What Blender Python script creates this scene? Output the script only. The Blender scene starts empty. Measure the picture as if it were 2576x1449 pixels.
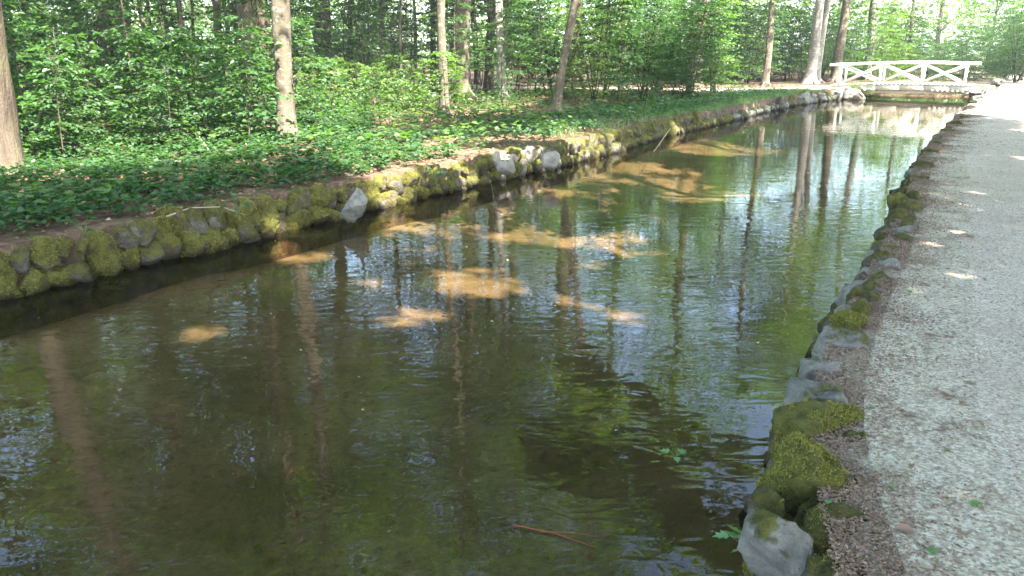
import bpy, math, random
import numpy as np
from mathutils import Vector, Matrix

# ------------------------------------------------------------------ camera, sky, sun, exposure
scn = bpy.context.scene
COL = scn.collection
EYE = 1.6
PITCH = math.radians(17.2)
FPX = 1910.0                                   # focal length in pixels of a 2576 px wide picture
cam_d = bpy.data.cameras.new('camera')
cam_d.sensor_width = 36.0
cam_d.lens = 36.0 * FPX / 2576.0
cam_d.clip_start = 0.05
cam_d.clip_end = 1500
cam = bpy.data.objects.new('camera', cam_d)
COL.objects.link(cam)
cam.location = (0, 0, EYE)
cam.rotation_euler = (math.pi / 2 - PITCH, 0, 0)
scn.camera = cam

SUN_EL = math.radians(53)
SUN_AZ = math.radians(143)                     # clockwise from +Y: from behind, to the right
SUN = np.array([math.sin(SUN_AZ) * math.cos(SUN_EL), math.cos(SUN_AZ) * math.cos(SUN_EL), math.sin(SUN_EL)])
world = bpy.data.worlds.new('World')
scn.world = world
world.use_nodes = True
wn = world.node_tree
wn.nodes.clear()
w_out = wn.nodes.new('ShaderNodeOutputWorld')
w_bg = wn.nodes.new('ShaderNodeBackground')
w_sky = wn.nodes.new('ShaderNodeTexSky')
w_sky.sky_type = 'NISHITA'
w_sky.sun_disc = False
w_sky.sun_elevation = SUN_EL
w_sky.sun_rotation = SUN_AZ
w_sky.air_density = 1.0
w_sky.dust_density = 1.6
w_bg.inputs['Strength'].default_value = 0.15
wn.links.new(w_sky.outputs[0], w_bg.inputs[0])
wn.links.new(w_bg.outputs[0], w_out.inputs[0])
sun_d = bpy.data.lights.new('sun', 'SUN')
sun_d.energy = 5.0
sun_d.angle = math.radians(0.55)
sun_d.color = (1.0, 0.95, 0.86)
sun_o = bpy.data.objects.new('sun', sun_d)
COL.objects.link(sun_o)
sun_o.rotation_euler = Vector(SUN.tolist()).to_track_quat('Z', 'Y').to_euler()
sun_o.location = (20, -20, 40)
scn.view_settings.view_transform = 'Standard'
scn.view_settings.look = 'None'
scn.view_settings.gamma = 1.0
scn.view_settings.use_curve_mapping = False
scn.view_settings.exposure = 3.4
cy = scn.cycles
cy.max_bounces = 7
cy.diffuse_bounces = 4
cy.glossy_bounces = 3
cy.transmission_bounces = 5
cy.transparent_max_bounces = 10
cy.caustics_reflective = False
cy.caustics_refractive = False
cy.sample_clamp_indirect = 4.0
cy.use_denoising = True

rng = np.random.default_rng(7)
random.seed(7)
WATER_Z = -0.40
GLARE_HAZE = 0.0008

def unproj(x, y, z=0.0):
    """ground point seen at a pixel of the 2576 px wide photograph"""
    u = (x - 1288) / FPX
    v = -(y - 724.5) / FPX
    d = np.array([u, math.cos(PITCH) + v * math.sin(PITCH), -math.sin(PITCH) + v * math.cos(PITCH)])
    t = (z - EYE) / d[2]
    return d[0] * t, d[1] * t

def depth_of(x, y, z=0.0):
    return y * math.cos(PITCH) + (EYE - z) * math.sin(PITCH)

# ------------------------------------------------------------------ noise
_perm = np.random.default_rng(3).integers(0, 2**31, 4096)
def _h(ix, iy, iz):
    n = (ix * 73856093) ^ (iy * 19349663) ^ (iz * 83492791)
    return _perm[n & 4095] / 2**31
def vnoise(p):
    p = np.atleast_2d(np.asarray(p, float))
    if p.shape[1] == 2:
        p = np.c_[p, np.zeros(len(p))]
    i = np.floor(p).astype(np.int64)
    f = p - i
    f = f * f * (3 - 2 * f)
    r = 0
    for a in (0, 1):
        for b in (0, 1):
            for c in (0, 1):
                w = (f[:, 0] if a else 1 - f[:, 0]) * (f[:, 1] if b else 1 - f[:, 1]) * (f[:, 2] if c else 1 - f[:, 2])
                r = r + w * _h(i[:, 0] + a, i[:, 1] + b, i[:, 2] + c)
    return r
def fbm(p, oct=3):
    p = np.atleast_2d(np.asarray(p, float))
    s, a, t = 0, 1.0, 0
    for k in range(oct):
        s = s + a * vnoise(p * 2**k + 17.3 * k)
        t += a
        a *= .5
    return s / t

# ------------------------------------------------------------------ object helpers
def mesh_np(name, v, tri=None, quad=None, mat=None, smooth=False):
    v = np.asarray(v, dtype=np.float32)
    me = bpy.data.meshes.new(name)
    nt = 0 if tri is None else len(tri)
    nq = 0 if quad is None else len(quad)
    me.vertices.add(len(v))
    me.vertices.foreach_set('co', v.ravel())
    idx, st = [], []
    if nt:
        idx.append(np.asarray(tri, np.int32).ravel())
        st.append(np.arange(nt, dtype=np.int32) * 3)
    if nq:
        idx.append(np.asarray(quad, np.int32).ravel())
        st.append(nt * 3 + np.arange(nq, dtype=np.int32) * 4)
    idx = np.concatenate(idx)
    me.loops.add(len(idx))
    me.loops.foreach_set('vertex_index', idx)
    me.polygons.add(nt + nq)
    me.polygons.foreach_set('loop_start', np.concatenate(st))
    me.update(calc_edges=True)
    me.validate()
    if smooth:
        me.polygons.foreach_set('use_smooth', np.ones(nt + nq, dtype=bool))
    if mat:
        me.materials.append(mat)
    return me

def link(name, me, parent=None, loc=(0, 0, 0), rot=(0, 0, 0), scale=(1, 1, 1)):
    o = bpy.data.objects.new(name, me)
    COL.objects.link(o)
    o.location = loc
    o.rotation_euler = rot
    o.scale = scale
    if parent:
        o.parent = parent
    return o

def tag(o, label=None, cat=None, group=None, kind=None):
    if label: o['label'] = label
    if cat: o['category'] = cat
    if group: o['group'] = group
    if kind: o['kind'] = kind
    return o

def thing(name, label, cat, loc=(0, 0, 0), rot=(0, 0, 0), group=None, scale=(1, 1, 1)):
    return tag(link(name, None, None, loc, rot, scale), label, cat, group)

def copy_tree(o, loc, rotz, scale, label, group=None, cat=None):
    c = o.copy()
    COL.objects.link(c)
    c.location = loc
    c.rotation_euler = (0, 0, rotz)
    c.scale = scale
    tag(c, label, cat, group)
    if group is None and 'group' in c: del c['group']
    for ch in list(o.children):
        d = ch.copy()
        COL.objects.link(d)
        d.parent = c
    return c

class MB:
    """collects tubes, boxes and loose faces into one mesh"""
    def __init__(s):
        s.v, s.t, s.q, s.n = [], [], [], 0
    def add(s, v, tri=None, quad=None):
        v = np.asarray(v, float).reshape(-1, 3)
        s.v.append(v)
        if tri is not None and len(tri): s.t.append(np.asarray(tri) + s.n)
        if quad is not None and len(quad): s.q.append(np.asarray(quad) + s.n)
        s.n += len(v)
    def tube(s, pts, rad, sides=6, cap=True, wob=0, seed=0):
        pts = np.asarray(pts, float)
        rad = np.asarray(rad, float)
        n = len(pts)
        tan = np.gradient(pts, axis=0)
        tan /= np.linalg.norm(tan, axis=1)[:, None] + 1e-9
        ref = np.array([1., 0, 0]) if abs(tan[0][0]) < .8 else np.array([0, 1., 0])
        V = []
        a = np.arange(sides) * 2 * math.pi / sides
        for i in range(n):
            u = ref - tan[i] * ref.dot(tan[i])
            u /= np.linalg.norm(u)
            w = np.cross(tan[i], u)
            ref = u
            r = rad[i]
            if wob:
                r = r * (1 + wob * (fbm(np.c_[np.cos(a) * 1.3 + seed, np.sin(a) * 1.3, np.full(sides, pts[i][2] * .9)], 2) - .5))[:, None]
            V.append(pts[i] + (u * np.cos(a)[:, None] + w * np.sin(a)[:, None]) * r)
        V = np.concatenate(V)
        i, j = np.meshgrid(np.arange(n - 1), np.arange(sides), indexing='ij')
        i, j = i.ravel(), j.ravel()
        k = (j + 1) % sides
        Q = np.c_[i * sides + j, i * sides + k, (i + 1) * sides + k, (i + 1) * sides + j]
        T = None
        if cap:
            V = np.concatenate([V, [pts[0]], [pts[-1]]])
            j = np.arange(sides)
            k = (j + 1) % sides
            T = np.concatenate([np.c_[np.full(sides, n * sides), k, j], np.c_[np.full(sides, n * sides + 1), (n - 1) * sides + j, (n - 1) * sides + k]])
        s.add(V, T, Q)
    def beam(s, a, b, w, h, up=(0, 0, 1), jit=0):
        """box of width w, height h from a to b"""
        a, b = np.asarray(a, float), np.asarray(b, float)
        d = b - a
        d /= np.linalg.norm(d)
        up = np.asarray(up, float)
        sd = np.cross(d, up)
        sd /= np.linalg.norm(sd)
        u = np.cross(sd, d)
        V = [p + sd * x * w / 2 + u * z * h / 2 for p in (a, b) for x, z in ((-1, -1), (1, -1), (1, 1), (-1, 1))]
        s.add(V, None, [(0, 1, 2, 3), (7, 6, 5, 4), (0, 4, 5, 1), (1, 5, 6, 2), (2, 6, 7, 3), (3, 7, 4, 0)])
    def mesh(s, name, mat, smooth=False):
        return mesh_np(name, np.concatenate(s.v), np.concatenate(s.t) if s.t else None, np.concatenate(s.q) if s.q else None, mat, smooth)

def leaf_mesh(name, pos, d, nrm, ln, wd, mat, shape='diamond', fold=.18):
    """pos base points, d direction of each leaf, nrm its face normal, ln, wd sizes"""
    N = len(pos)
    d = d / (np.linalg.norm(d, axis=1)[:, None] + 1e-9)
    s = np.cross(d, nrm)
    s /= np.linalg.norm(s, axis=1)[:, None] + 1e-9
    n = np.cross(s, d)
    ln = np.broadcast_to(ln, N)[:, None]
    wd = np.broadcast_to(wd, N)[:, None]
    up = n * wd * fold
    if shape == 'diamond':
        V = np.stack([pos, pos + d * ln * .45 + s * wd * .5 + up, pos + d * ln, pos + d * ln * .45 - s * wd * .5 + up], 1)
        F = np.array([[0, 1, 2], [0, 2, 3]])
        k = 4
        T = (np.arange(N)[:, None, None] * k + F[None]).reshape(-1, 3)
        return mesh_np(name, V.reshape(-1, 3), tri=T, mat=mat)
    if shape == 'oval':
        dr = -n * ln * .08
        V = np.stack([pos, pos + d * ln * .28 + s * wd * .46 + up, pos + d * ln * .68 + s * wd * .38 + up, pos + d * ln + dr,
                      pos + d * ln * .68 - s * wd * .38 + up, pos + d * ln * .28 - s * wd * .46 + up], 1)
        F = np.array([[0, 1, 2, 3], [0, 3, 4, 5]])
        Q = (np.arange(N)[:, None, None] * 6 + F[None]).reshape(-1, 4)
        return mesh_np(name, V.reshape(-1, 3), quad=Q, mat=mat)
    if shape == 'lobed':                       # five-lobed, maple or ivy like
        pr = [(0, 0), (.02, .30), (.30, .52), (.36, .24), (.66, .40), (.66, .16), (1.0, 0), (.66, -.16), (.66, -.40), (.36, -.24), (.30, -.52), (.02, -.30)]
        V = np.stack([pos + d * ln * a + s * wd * b + n * wd * fold * abs(b) for a, b in pr], 1)
        F = np.array([[0, 1, 2], [0, 2, 3], [0, 3, 5], [3, 4, 5], [0, 5, 6], [0, 6, 7], [0, 7, 9], [7, 8, 9], [0, 9, 10], [0, 10, 11]])
        T = (np.arange(N)[:, None, None] * 12 + F[None]).reshape(-1, 3)
        return mesh_np(name, V.reshape(-1, 3), tri=T, mat=mat)

def rand_dir(n, flat=0.0, r=None):
    r = r or rng
    v = r.normal(size=(n, 3))
    v[:, 2] *= (1 - flat)
    return v / np.linalg.norm(v, axis=1)[:, None]

# ------------------------------------------------------------------ materials
def mat_new(name):
    m = bpy.data.materials.new(name)
    m.use_nodes = True
    m.node_tree.nodes.clear()
    return m, m.node_tree
def N(nt, typ, **kw):
    n = nt.nodes.new(typ)
    for k, v in kw.items():
        if k in n.inputs: n.inputs[k].default_value = v
        else: setattr(n, k, v)
    return n
def noise(nt, vec, scale, detail=4, rough=.55, dist=0.0):
    n = N(nt, 'ShaderNodeTexNoise')
    n.inputs['Scale'].default_value = scale
    n.inputs['Detail'].default_value = detail
    n.inputs['Roughness'].default_value = rough
    n.inputs['Distortion'].default_value = dist
    nt.links.new(vec, n.inputs['Vector'])
    return n.outputs['Fac']
def ramp(nt, fac, stops, interp='LINEAR'):
    r = N(nt, 'ShaderNodeValToRGB')
    r.color_ramp.interpolation = interp
    e = r.color_ramp.elements
    while len(e) < len(stops): e.new(.5)
    for i, (p, c) in enumerate(stops):
        e[i].position = p
        e[i].color = (*c, 1) if len(c) == 3 else c
    nt.links.new(fac, r.inputs[0])
    return r.outputs[0]
def mixc(nt, fac, a, b, mode='MIX'):
    m = N(nt, 'ShaderNodeMix')
    m.data_type = 'RGBA'
    m.blend_type = mode
    for sock, val in ((m.inputs[0], fac), (m.inputs[6], a), (m.inputs[7], b)):
        if isinstance(val, bpy.types.NodeSocket): nt.links.new(val, sock)
        elif isinstance(val, (int, float)): sock.default_value = val
        else: sock.default_value = (*val, 1)
    return m.outputs[2]
def math_n(nt, op, a, b=None, clamp=False):
    m = N(nt, 'ShaderNodeMath')
    m.operation = op
    m.use_clamp = clamp
    for k, val in enumerate((a, b)):
        if val is None: continue
        if isinstance(val, bpy.types.NodeSocket): nt.links.new(val, m.inputs[k])
        else: m.inputs[k].default_value = val
    return m.outputs[0]
def bump(nt, h, strength, dist, normal=None):
    b = N(nt, 'ShaderNodeBump')
    b.inputs['Strength'].default_value = strength
    b.inputs['Distance'].default_value = dist
    nt.links.new(h, b.inputs['Height'])
    if normal: nt.links.new(normal, b.inputs['Normal'])
    return b.outputs[0]
def principled(nt, col, rough=.8, nrm=None, spec=.3):
    p = N(nt, 'ShaderNodeBsdfPrincipled')
    if isinstance(col, bpy.types.NodeSocket): nt.links.new(col, p.inputs['Base Color'])
    else: p.inputs['Base Color'].default_value = (*col, 1)
    if isinstance(rough, bpy.types.NodeSocket): nt.links.new(rough, p.inputs['Roughness'])
    else: p.inputs['Roughness'].default_value = rough
    p.inputs['Specular IOR Level'].default_value = spec
    if nrm: nt.links.new(nrm, p.inputs['Normal'])
    o = N(nt, 'ShaderNodeOutputMaterial')
    nt.links.new(p.outputs[0], o.inputs[0])
    return p
def pos_of(nt): return N(nt, 'ShaderNodeNewGeometry').outputs['Position']
def obj_of(nt): return N(nt, 'ShaderNodeTexCoord').outputs['Object']
def vscale(nt, v, s):
    m = N(nt, 'ShaderNodeMapping')
    m.inputs['Scale'].default_value = s
    nt.links.new(v, m.inputs['Vector'])
    return m.outputs[0]

def mat_leaf(name, c0, c1, c2, trans=.45, tcol=(1.5, 1.9, .5), gloss=.06):
    m, nt = mat_new(name)
    g = N(nt, 'ShaderNodeNewGeometry')
    col = ramp(nt, g.outputs['Random Per Island'], [(0, c0), (.55, c1), (1, c2)])
    big = noise(nt, g.outputs['Position'], .8, 2)
    col = mixc(nt, math_n(nt, 'MULTIPLY', big, .5), col, c2)
    d = N(nt, 'ShaderNodeBsdfDiffuse')
    nt.links.new(col, d.inputs[0])
    t = N(nt, 'ShaderNodeBsdfTranslucent')
    nt.links.new(mixc(nt, 1.0, col, tcol, 'MULTIPLY'), t.inputs[0])
    ms = N(nt, 'ShaderNodeMixShader')
    ms.inputs[0].default_value = trans
    nt.links.new(d.outputs[0], ms.inputs[1])
    nt.links.new(t.outputs[0], ms.inputs[2])
    gl = N(nt, 'ShaderNodeBsdfGlossy')
    gl.inputs['Roughness'].default_value = .45
    gl.inputs['Color'].default_value = (.9, 1, .95, 1)
    m2 = N(nt, 'ShaderNodeMixShader')
    m2.inputs[0].default_value = gloss
    nt.links.new(ms.outputs[0], m2.inputs[1])
    nt.links.new(gl.outputs[0], m2.inputs[2])
    o = N(nt, 'ShaderNodeOutputMaterial')
    nt.links.new(m2.outputs[0], o.inputs[0])
    return m

M = {}
M['canopy'] = mat_leaf('canopy_leaf', (.055, .105, .02), (.085, .14, .024), (.13, .175, .03), trans=.5)
M['under'] = mat_leaf('understory_leaf', (.023, .058, .028), (.035, .082, .033), (.060, .108, .038), trans=.45, gloss=.035)
M['bush'] = mat_leaf('bright_bush_leaf', (.045, .095, .025), (.065, .122, .029), (.10, .15, .034), trans=.5)
M['cover'] = mat_leaf('ground_cover_leaf', (.018, .049, .023), (.028, .070, .028), (.052, .098, .034), trans=.4, gloss=.025)
M['litter'] = mat_leaf('dry_leaf', (.16, .085, .045), (.22, .12, .07), (.33, .22, .14), trans=.12, tcol=(1.2, 1, .8), gloss=.03)
M['sunken'] = mat_leaf('sunken_leaf', (.14, .10, .06), (.22, .15, .09), (.32, .21, .13), trans=.05, gloss=.0)
M['flake'] = mat_leaf('bud_scale', (.15, .075, .048), (.23, .13, .09), (.32, .23, .165), trans=.1, tcol=(1.2, 1, .8), gloss=.03)
M['grass'] = mat_leaf('grass_blade', (.06, .13, .03), (.10, .18, .05), (.17, .22, .07), trans=.4)
M['moss_blade'] = mat_leaf('moss_blade', (.12, .105, .02), (.18, .165, .03), (.28, .255, .055), trans=.3, tcol=(1.3, 1.4, .5), gloss=.02)
M['bough'] = mat_leaf('bough_leaf', (.12, .19, .03), (.15, .22, .03), (.2, .26, .04), trans=.5)
M['pebble_leaf'] = mat_leaf('floating_petal', (.25, .26, .12), (.36, .32, .2), (.5, .46, .36), trans=.2, tcol=(1, 1, .9))
M['weed'] = mat_leaf('weed_leaf', (.10, .20, .06), (.12, .24, .07), (.15, .28, .09), trans=.4)

def mk_bark(name, base, dark, moss, scale, bstr, groove, mottled=0.0):
    m, nt = mat_new(name)
    P = obj_of(nt)
    st = noise(nt, vscale(nt, P, (scale, scale, scale * groove)), 1.0, 6, .6, .4)
    fine = noise(nt, P, 22, 5, .6)
    big = noise(nt, P, 1.6, 3)
    col = mixc(nt, ramp(nt, st, [(.32, (0, 0, 0)), (.62, (1, 1, 1))]), dark, base)
    col = mixc(nt, ramp(nt, big, [(.5, (0, 0, 0)), (.72, (.55, .55, .55))]), col, moss)
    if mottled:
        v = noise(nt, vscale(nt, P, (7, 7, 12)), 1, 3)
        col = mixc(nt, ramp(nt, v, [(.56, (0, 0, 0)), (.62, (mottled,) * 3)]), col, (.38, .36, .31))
    h = math_n(nt, 'ADD', math_n(nt, 'MULTIPLY', st, 1.0), math_n(nt, 'MULTIPLY', fine, .25))
    principled(nt, col, .9, bump(nt, h, bstr, .05), .15)
    return m
M['bark_smooth'] = mk_bark('smooth_bark', (.12, .098, .07), (.07, .058, .042), (.055, .062, .032), 5.5, .7, .35, .22)
M['bark_furrow'] = mk_bark('furrowed_bark', (.09, .072, .053), (.032, .023, .016), (.11, .11, .05), 11, 1.0, .12)
M['bark_dark'] = mk_bark('dark_bark', (.11, .09, .07), (.05, .04, .03), (.06, .08, .04), 9, .8, .2)
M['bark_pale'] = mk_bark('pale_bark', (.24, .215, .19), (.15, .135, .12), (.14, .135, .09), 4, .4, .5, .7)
M['twig'] = mk_bark('twig_bark', (.075, .058, .042), (.04, .03, .022), (.05, .05, .035), 20, .2, .5)

def mk_stone(name, grey, dark, mossc, amount):
    m, nt = mat_new(name)
    P = obj_of(nt)
    W = pos_of(nt)
    g = N(nt, 'ShaderNodeNewGeometry')
    sx = N(nt, 'ShaderNodeSeparateXYZ')
    nt.links.new(g.outputs['Normal'], sx.inputs[0])
    n1 = noise(nt, W, 7, 6, .65)
    n2 = noise(nt, W, 34, 5, .7)
    n3 = noise(nt, W, 3.2, 4, .6)
    col = ramp(nt, n1, [(.3, dark), (.52, grey), (.75, tuple(c * 1.35 for c in grey))])
    col = mixc(nt, ramp(nt, n2, [(.55, (0, 0, 0)), (.75, (.35, .35, .35))]), col, (.42, .40, .36))
    mk = math_n(nt, 'ADD', math_n(nt, 'MULTIPLY', n3, 1.5), math_n(nt, 'MULTIPLY', sx.outputs[2], .42))
    mk = math_n(nt, 'ADD', mk, math_n(nt, 'MULTIPLY', n2, .35))
    mk = math_n(nt, 'ADD', mk, amount)
    mf = ramp(nt, mk, [(.47, (0, 0, 0)), (.58, (1, 1, 1))])
    rp = N(nt, 'ShaderNodeSeparateXYZ')
    nt.links.new(W, rp.inputs[0])
    wet = N(nt, 'ShaderNodeMapRange')
    nt.links.new(rp.outputs[2], wet.inputs[0])
    wet.inputs[1].default_value = WATER_Z + .02
    wet.inputs[2].default_value = WATER_Z + .10
    mcol = ramp(nt, noise(nt, W, 16, 4, .7), [(.3, tuple(c * .45 for c in mossc)), (.5, mossc), (.72, tuple(c * 1.55 for c in mossc))])
    col = mixc(nt, mf, col, mcol)
    col = mixc(nt, wet.outputs[0], mixc(nt, 1.0, col, (.4, .36, .3), 'MULTIPLY'), col)
    h = math_n(nt, 'ADD', n1, math_n(nt, 'MULTIPLY', n2, .5))
    h = math_n(nt, 'ADD', h, math_n(nt, 'MULTIPLY', math_n(nt, 'MULTIPLY', noise(nt, W, 90, 3, .7), mf), .5))
    principled(nt, col, .92, bump(nt, math_n(nt, 'ADD', h, math_n(nt, 'MULTIPLY', noise(nt, W, 18, 8, .75, .6), .8)), 1.0, .045), .2)
    return m
M['stone_grey'] = mk_stone('grey_stone', (.235, .222, .19), (.10, .093, .08), (.12, .11, .026), -.86)
M['stone_half'] = mk_stone('mossy_stone', (.13, .118, .092), (.05, .043, .031), (.095, .088, .024), -.50)
M['stone_moss'] = mk_stone('moss_covered_stone', (.12, .10, .065), (.05, .04, .026), (.11, .105, .024), -.32)
M['stone_brown'] = mk_stone('brown_stone', (.13, .10, .078), (.06, .045, .035), (.09, .085, .02), -.6)
M['stone_sunlit'] = mk_stone('sunlit_tone_stone', (.29, .26, .22), (.18, .155, .125), (.16, .15, .04), -.85)  # sunlight on the far bank put into a lighter stone colour

def mk_ground():
    m, nt = mat_new('forest_floor')
    W = pos_of(nt)
    a = noise(nt, W, 9, 6, .7)
    b = noise(nt, W, .7, 4, .6)
    c = noise(nt, W, 40, 4, .7)
    col = ramp(nt, a, [(.3, (.045, .03, .02)), (.5, (.10, .065, .042)), (.7, (.20, .135, .095))])
    col = mixc(nt, ramp(nt, b, [(.48, (0, 0, 0)), (.7, (.5, .5, .5))]), col, (.06, .085, .03))
    col = mixc(nt, ramp(nt, c, [(.6, (0, 0, 0)), (.75, (.5, .5, .5))]), col, (.28, .2, .14))
    principled(nt, col, .95, bump(nt, math_n(nt, 'ADD', a, math_n(nt, 'MULTIPLY', c, .4)), .9, .05), .1)
    return m
M['ground'] = mk_ground()
def mk_soil():
    m, nt = mat_new('bank_soil')
    W = pos_of(nt)
    a = noise(nt, W, 12, 6, .7)
    col = ramp(nt, a, [(.3, (.08, .065, .05)), (.55, (.17, .14, .11)), (.75, (.27, .22, .18))])
    principled(nt, col, .95, bump(nt, a, .8, .03), .1)
    return m
M['soil'] = mk_soil()
def mk_gravel():
    m, nt = mat_new('gravel')
    W = pos_of(nt)
    v = N(nt, 'ShaderNodeTexVoronoi')
    v.inputs['Scale'].default_value = 85
    nt.links.new(W, v.inputs['Vector'])
    v2 = N(nt, 'ShaderNodeTexVoronoi')
    v2.inputs['Scale'].default_value = 38
    nt.links.new(W, v2.inputs['Vector'])
    bw = N(nt, 'ShaderNodeSeparateColor')
    nt.links.new(v.outputs['Color'], bw.inputs[0])
    col = ramp(nt, bw.outputs[0], [(0, (.31, .245, .185)), (.5, (.46, .375, .30)), (1, (.61, .53, .45))])
    big = noise(nt, W, 1.3, 5, .65)
    col = mixc(nt, ramp(nt, big, [(.45, (0, 0, 0)), (.7, (.5, .5, .5))]), col, (.32, .26, .195))
    d = noise(nt, W, 30, 3, .7)
    col = mixc(nt, ramp(nt, d, [(.64, (0, 0, 0)), (.72, (.35, .35, .35))]), col, (.22, .14, .09))
    h = math_n(nt, 'ADD', math_n(nt, 'MULTIPLY', v.outputs['Distance'], -1), math_n(nt, 'MULTIPLY', v2.outputs['Distance'], -.6))
    principled(nt, col, .92, bump(nt, h, .7, .012), .15)
    return m
M['gravel'] = mk_gravel()
def mk_edge():
    m, nt = mat_new('edge_soil')
    W = pos_of(nt)
    a = noise(nt, W, 26, 6, .75)
    b = noise(nt, W, 3.5, 4, .7)
    v = N(nt, 'ShaderNodeTexVoronoi')
    v.inputs['Scale'].default_value = 85
    nt.links.new(W, v.inputs['Vector'])
    bw = N(nt, 'ShaderNodeSeparateColor')
    nt.links.new(v.outputs['Color'], bw.inputs[0])
    g_ = ramp(nt, bw.outputs[0], [(0, (.27, .22, .165)), (.5, (.40, .34, .26)), (1, (.56, .50, .41))])
    br_ = ramp(nt, a, [(.3, (.11, .065, .045)), (.55, (.21, .14, .098)), (.75, (.31, .24, .185))])
    f = math_n(nt, 'ADD', math_n(nt, 'MULTIPLY', a, .6), math_n(nt, 'MULTIPLY', b, .72))
    col = mixc(nt, ramp(nt, f, [(.50, (1, 1, 1)), (.66, (0, 0, 0))]), g_, br_)
    principled(nt, col, .95, bump(nt, a, .8, .012), .1)
    return m
M['edge_soil'] = mk_edge()
def mk_pebble():
    m, nt = mat_new('pebble')
    g = N(nt, 'ShaderNodeNewGeometry')
    col = ramp(nt, g.outputs['Random Per Island'], [(0, (.19, .16, .14)), (.5, (.34, .31, .27)), (.9, (.47, .44, .40)), (1, (.6, .58, .54))])
    principled(nt, col, .85, None, .25)
    return m
M['pebble'] = mk_pebble()
def mk_bed():
    m, nt = mat_new('canal_bed_silt')
    W = pos_of(nt)
    a = noise(nt, W, 1.1, 5, .6)
    b = noise(nt, W, 14, 6, .75)
    c = noise(nt, W, 4, 5, .7)
    col = ramp(nt, a, [(.35, (.18, .135, .095)), (.65, (.33, .25, .19))])
    col = mixc(nt, ramp(nt, b, [(.5, (0, 0, 0)), (.68, (.65, .65, .65))]), col, (.10, .08, .04))
    col = mixc(nt, ramp(nt, c, [(.56, (0, 0, 0)), (.68, (.6, .6, .6))]), col, (.14, .13, .05))
    principled(nt, col, .95, bump(nt, math_n(nt, 'ADD', b, c), .5, .03), .1)
    return m
M['bed'] = mk_bed()
def mk_water():
    m, nt = mat_new('clear_brown_water')
    W = pos_of(nt)
    # long soft swell plus short wind ripples, crests across the view as on the canal
    rot = N(nt, 'ShaderNodeMapping')
    rot.inputs['Rotation'].default_value = (0, 0, math.radians(12))
    rot.inputs['Scale'].default_value = (.55, 1.25, 1)
    nt.links.new(W, rot.inputs['Vector'])
    n1 = noise(nt, rot.outputs[0], 2.6, 2, .5, .3)
    n2 = noise(nt, rot.outputs[0], 7.0, 1, .5, .8)
    n3 = noise(nt, W, 26, 2, .5, .2)
    calm = noise(nt, W, .45, 2, .5)
    # the upper reach by the bridge lies in the lee and is calmer
    sx = N(nt, 'ShaderNodeSeparateXYZ')
    nt.links.new(W, sx.inputs[0])
    mr = N(nt, 'ShaderNodeMapRange')
    nt.links.new(sx.outputs[1], mr.inputs[0])
    for k_, v_ in ((1, 4.0), (2, 20.0), (3, 1.6), (4, .42)): mr.inputs[k_].default_value = v_
    cm = math_n(nt, 'MULTIPLY', ramp(nt, calm, [(.36, (.2, .2, .2)), (.64, (1, 1, 1))]), mr.outputs[0])
    h = math_n(nt, 'ADD', math_n(nt, 'MULTIPLY', n1, .0022), math_n(nt, 'MULTIPLY', math_n(nt, 'MULTIPLY', n2, .0030), cm))
    h = math_n(nt, 'ADD', h, math_n(nt, 'MULTIPLY', math_n(nt, 'MULTIPLY', n3, .00012), cm))
    b = N(nt, 'ShaderNodeBump')
    b.inputs['Strength'].default_value = 1.0
    b.inputs['Distance'].default_value = WAVE
    nt.links.new(h, b.inputs['Height'])
    fr = N(nt, 'ShaderNodeFresnel')
    fr.inputs['IOR'].default_value = 1.34
    nt.links.new(b.outputs[0], fr.inputs['Normal'])
    tr = N(nt, 'ShaderNodeBsdfTransparent')
    tr.inputs[0].default_value = (.58, .53, .41, 1)
    df = N(nt, 'ShaderNodeBsdfDiffuse')
    df.inputs[0].default_value = (.05, .06, .025, 1)
    body = N(nt, 'ShaderNodeMixShader')
    body.inputs[0].default_value = .05
    nt.links.new(tr.outputs[0], body.inputs[1])
    nt.links.new(df.outputs[0], body.inputs[2])
    gl = N(nt, 'ShaderNodeBsdfGlossy')
    gl.inputs['Roughness'].default_value = 0.0
    nt.links.new(b.outputs[0], gl.inputs['Normal'])
    mx = N(nt, 'ShaderNodeMixShader')
    nt.links.new(fr.outputs[0], mx.inputs[0])
    nt.links.new(body.outputs[0], mx.inputs[1])
    nt.links.new(gl.outputs[0], mx.inputs[2])
    o = N(nt, 'ShaderNodeOutputMaterial')
    nt.links.new(mx.outputs[0], o.inputs[0])
    return m
WAVE = 1.0
M['water'] = mk_water()
def mk_wood(name, base, dark):
    m, nt = mat_new(name)
    P = obj_of(nt)
    a = noise(nt, vscale(nt, P, (3, 3, 3)), 6, 5, .65)
    col = ramp(nt, a, [(.35, dark), (.6, base)])
    principled(nt, col, .8, bump(nt, a, .4, .01), .2)
    return m
M['white_wood'] = mk_wood('white_painted_wood', (.78, .75, .67), (.52, .49, .41))
M['deck_wood'] = mk_wood('weathered_deck_wood', (.55, .52, .47), (.36, .32, .27))
M['beam_wood'] = mk_wood('dark_beam_wood', (.30, .24, .19), (.14, .10, .08))
M['stake_wood'] = mk_wood('wet_stake_wood', (.12, .09, .065), (.05, .04, .03))
def flat_mat(name, c, rough=.7):
    m, nt = mat_new(name)
    a = noise(nt, obj_of(nt), 30, 3)
    principled(nt, mixc(nt, a, tuple(x * .75 for x in c), tuple(min(1, x * 1.25) for x in c)), rough, None, .25)
    return m
M['red_stem'] = flat_mat('red_stem', (.22, .05, .035))
M['stem_green'] = flat_mat('green_stem', (.12, .17, .06))
M['dead_stick'] = flat_mat('dead_stick', (.30, .24, .18))

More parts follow.
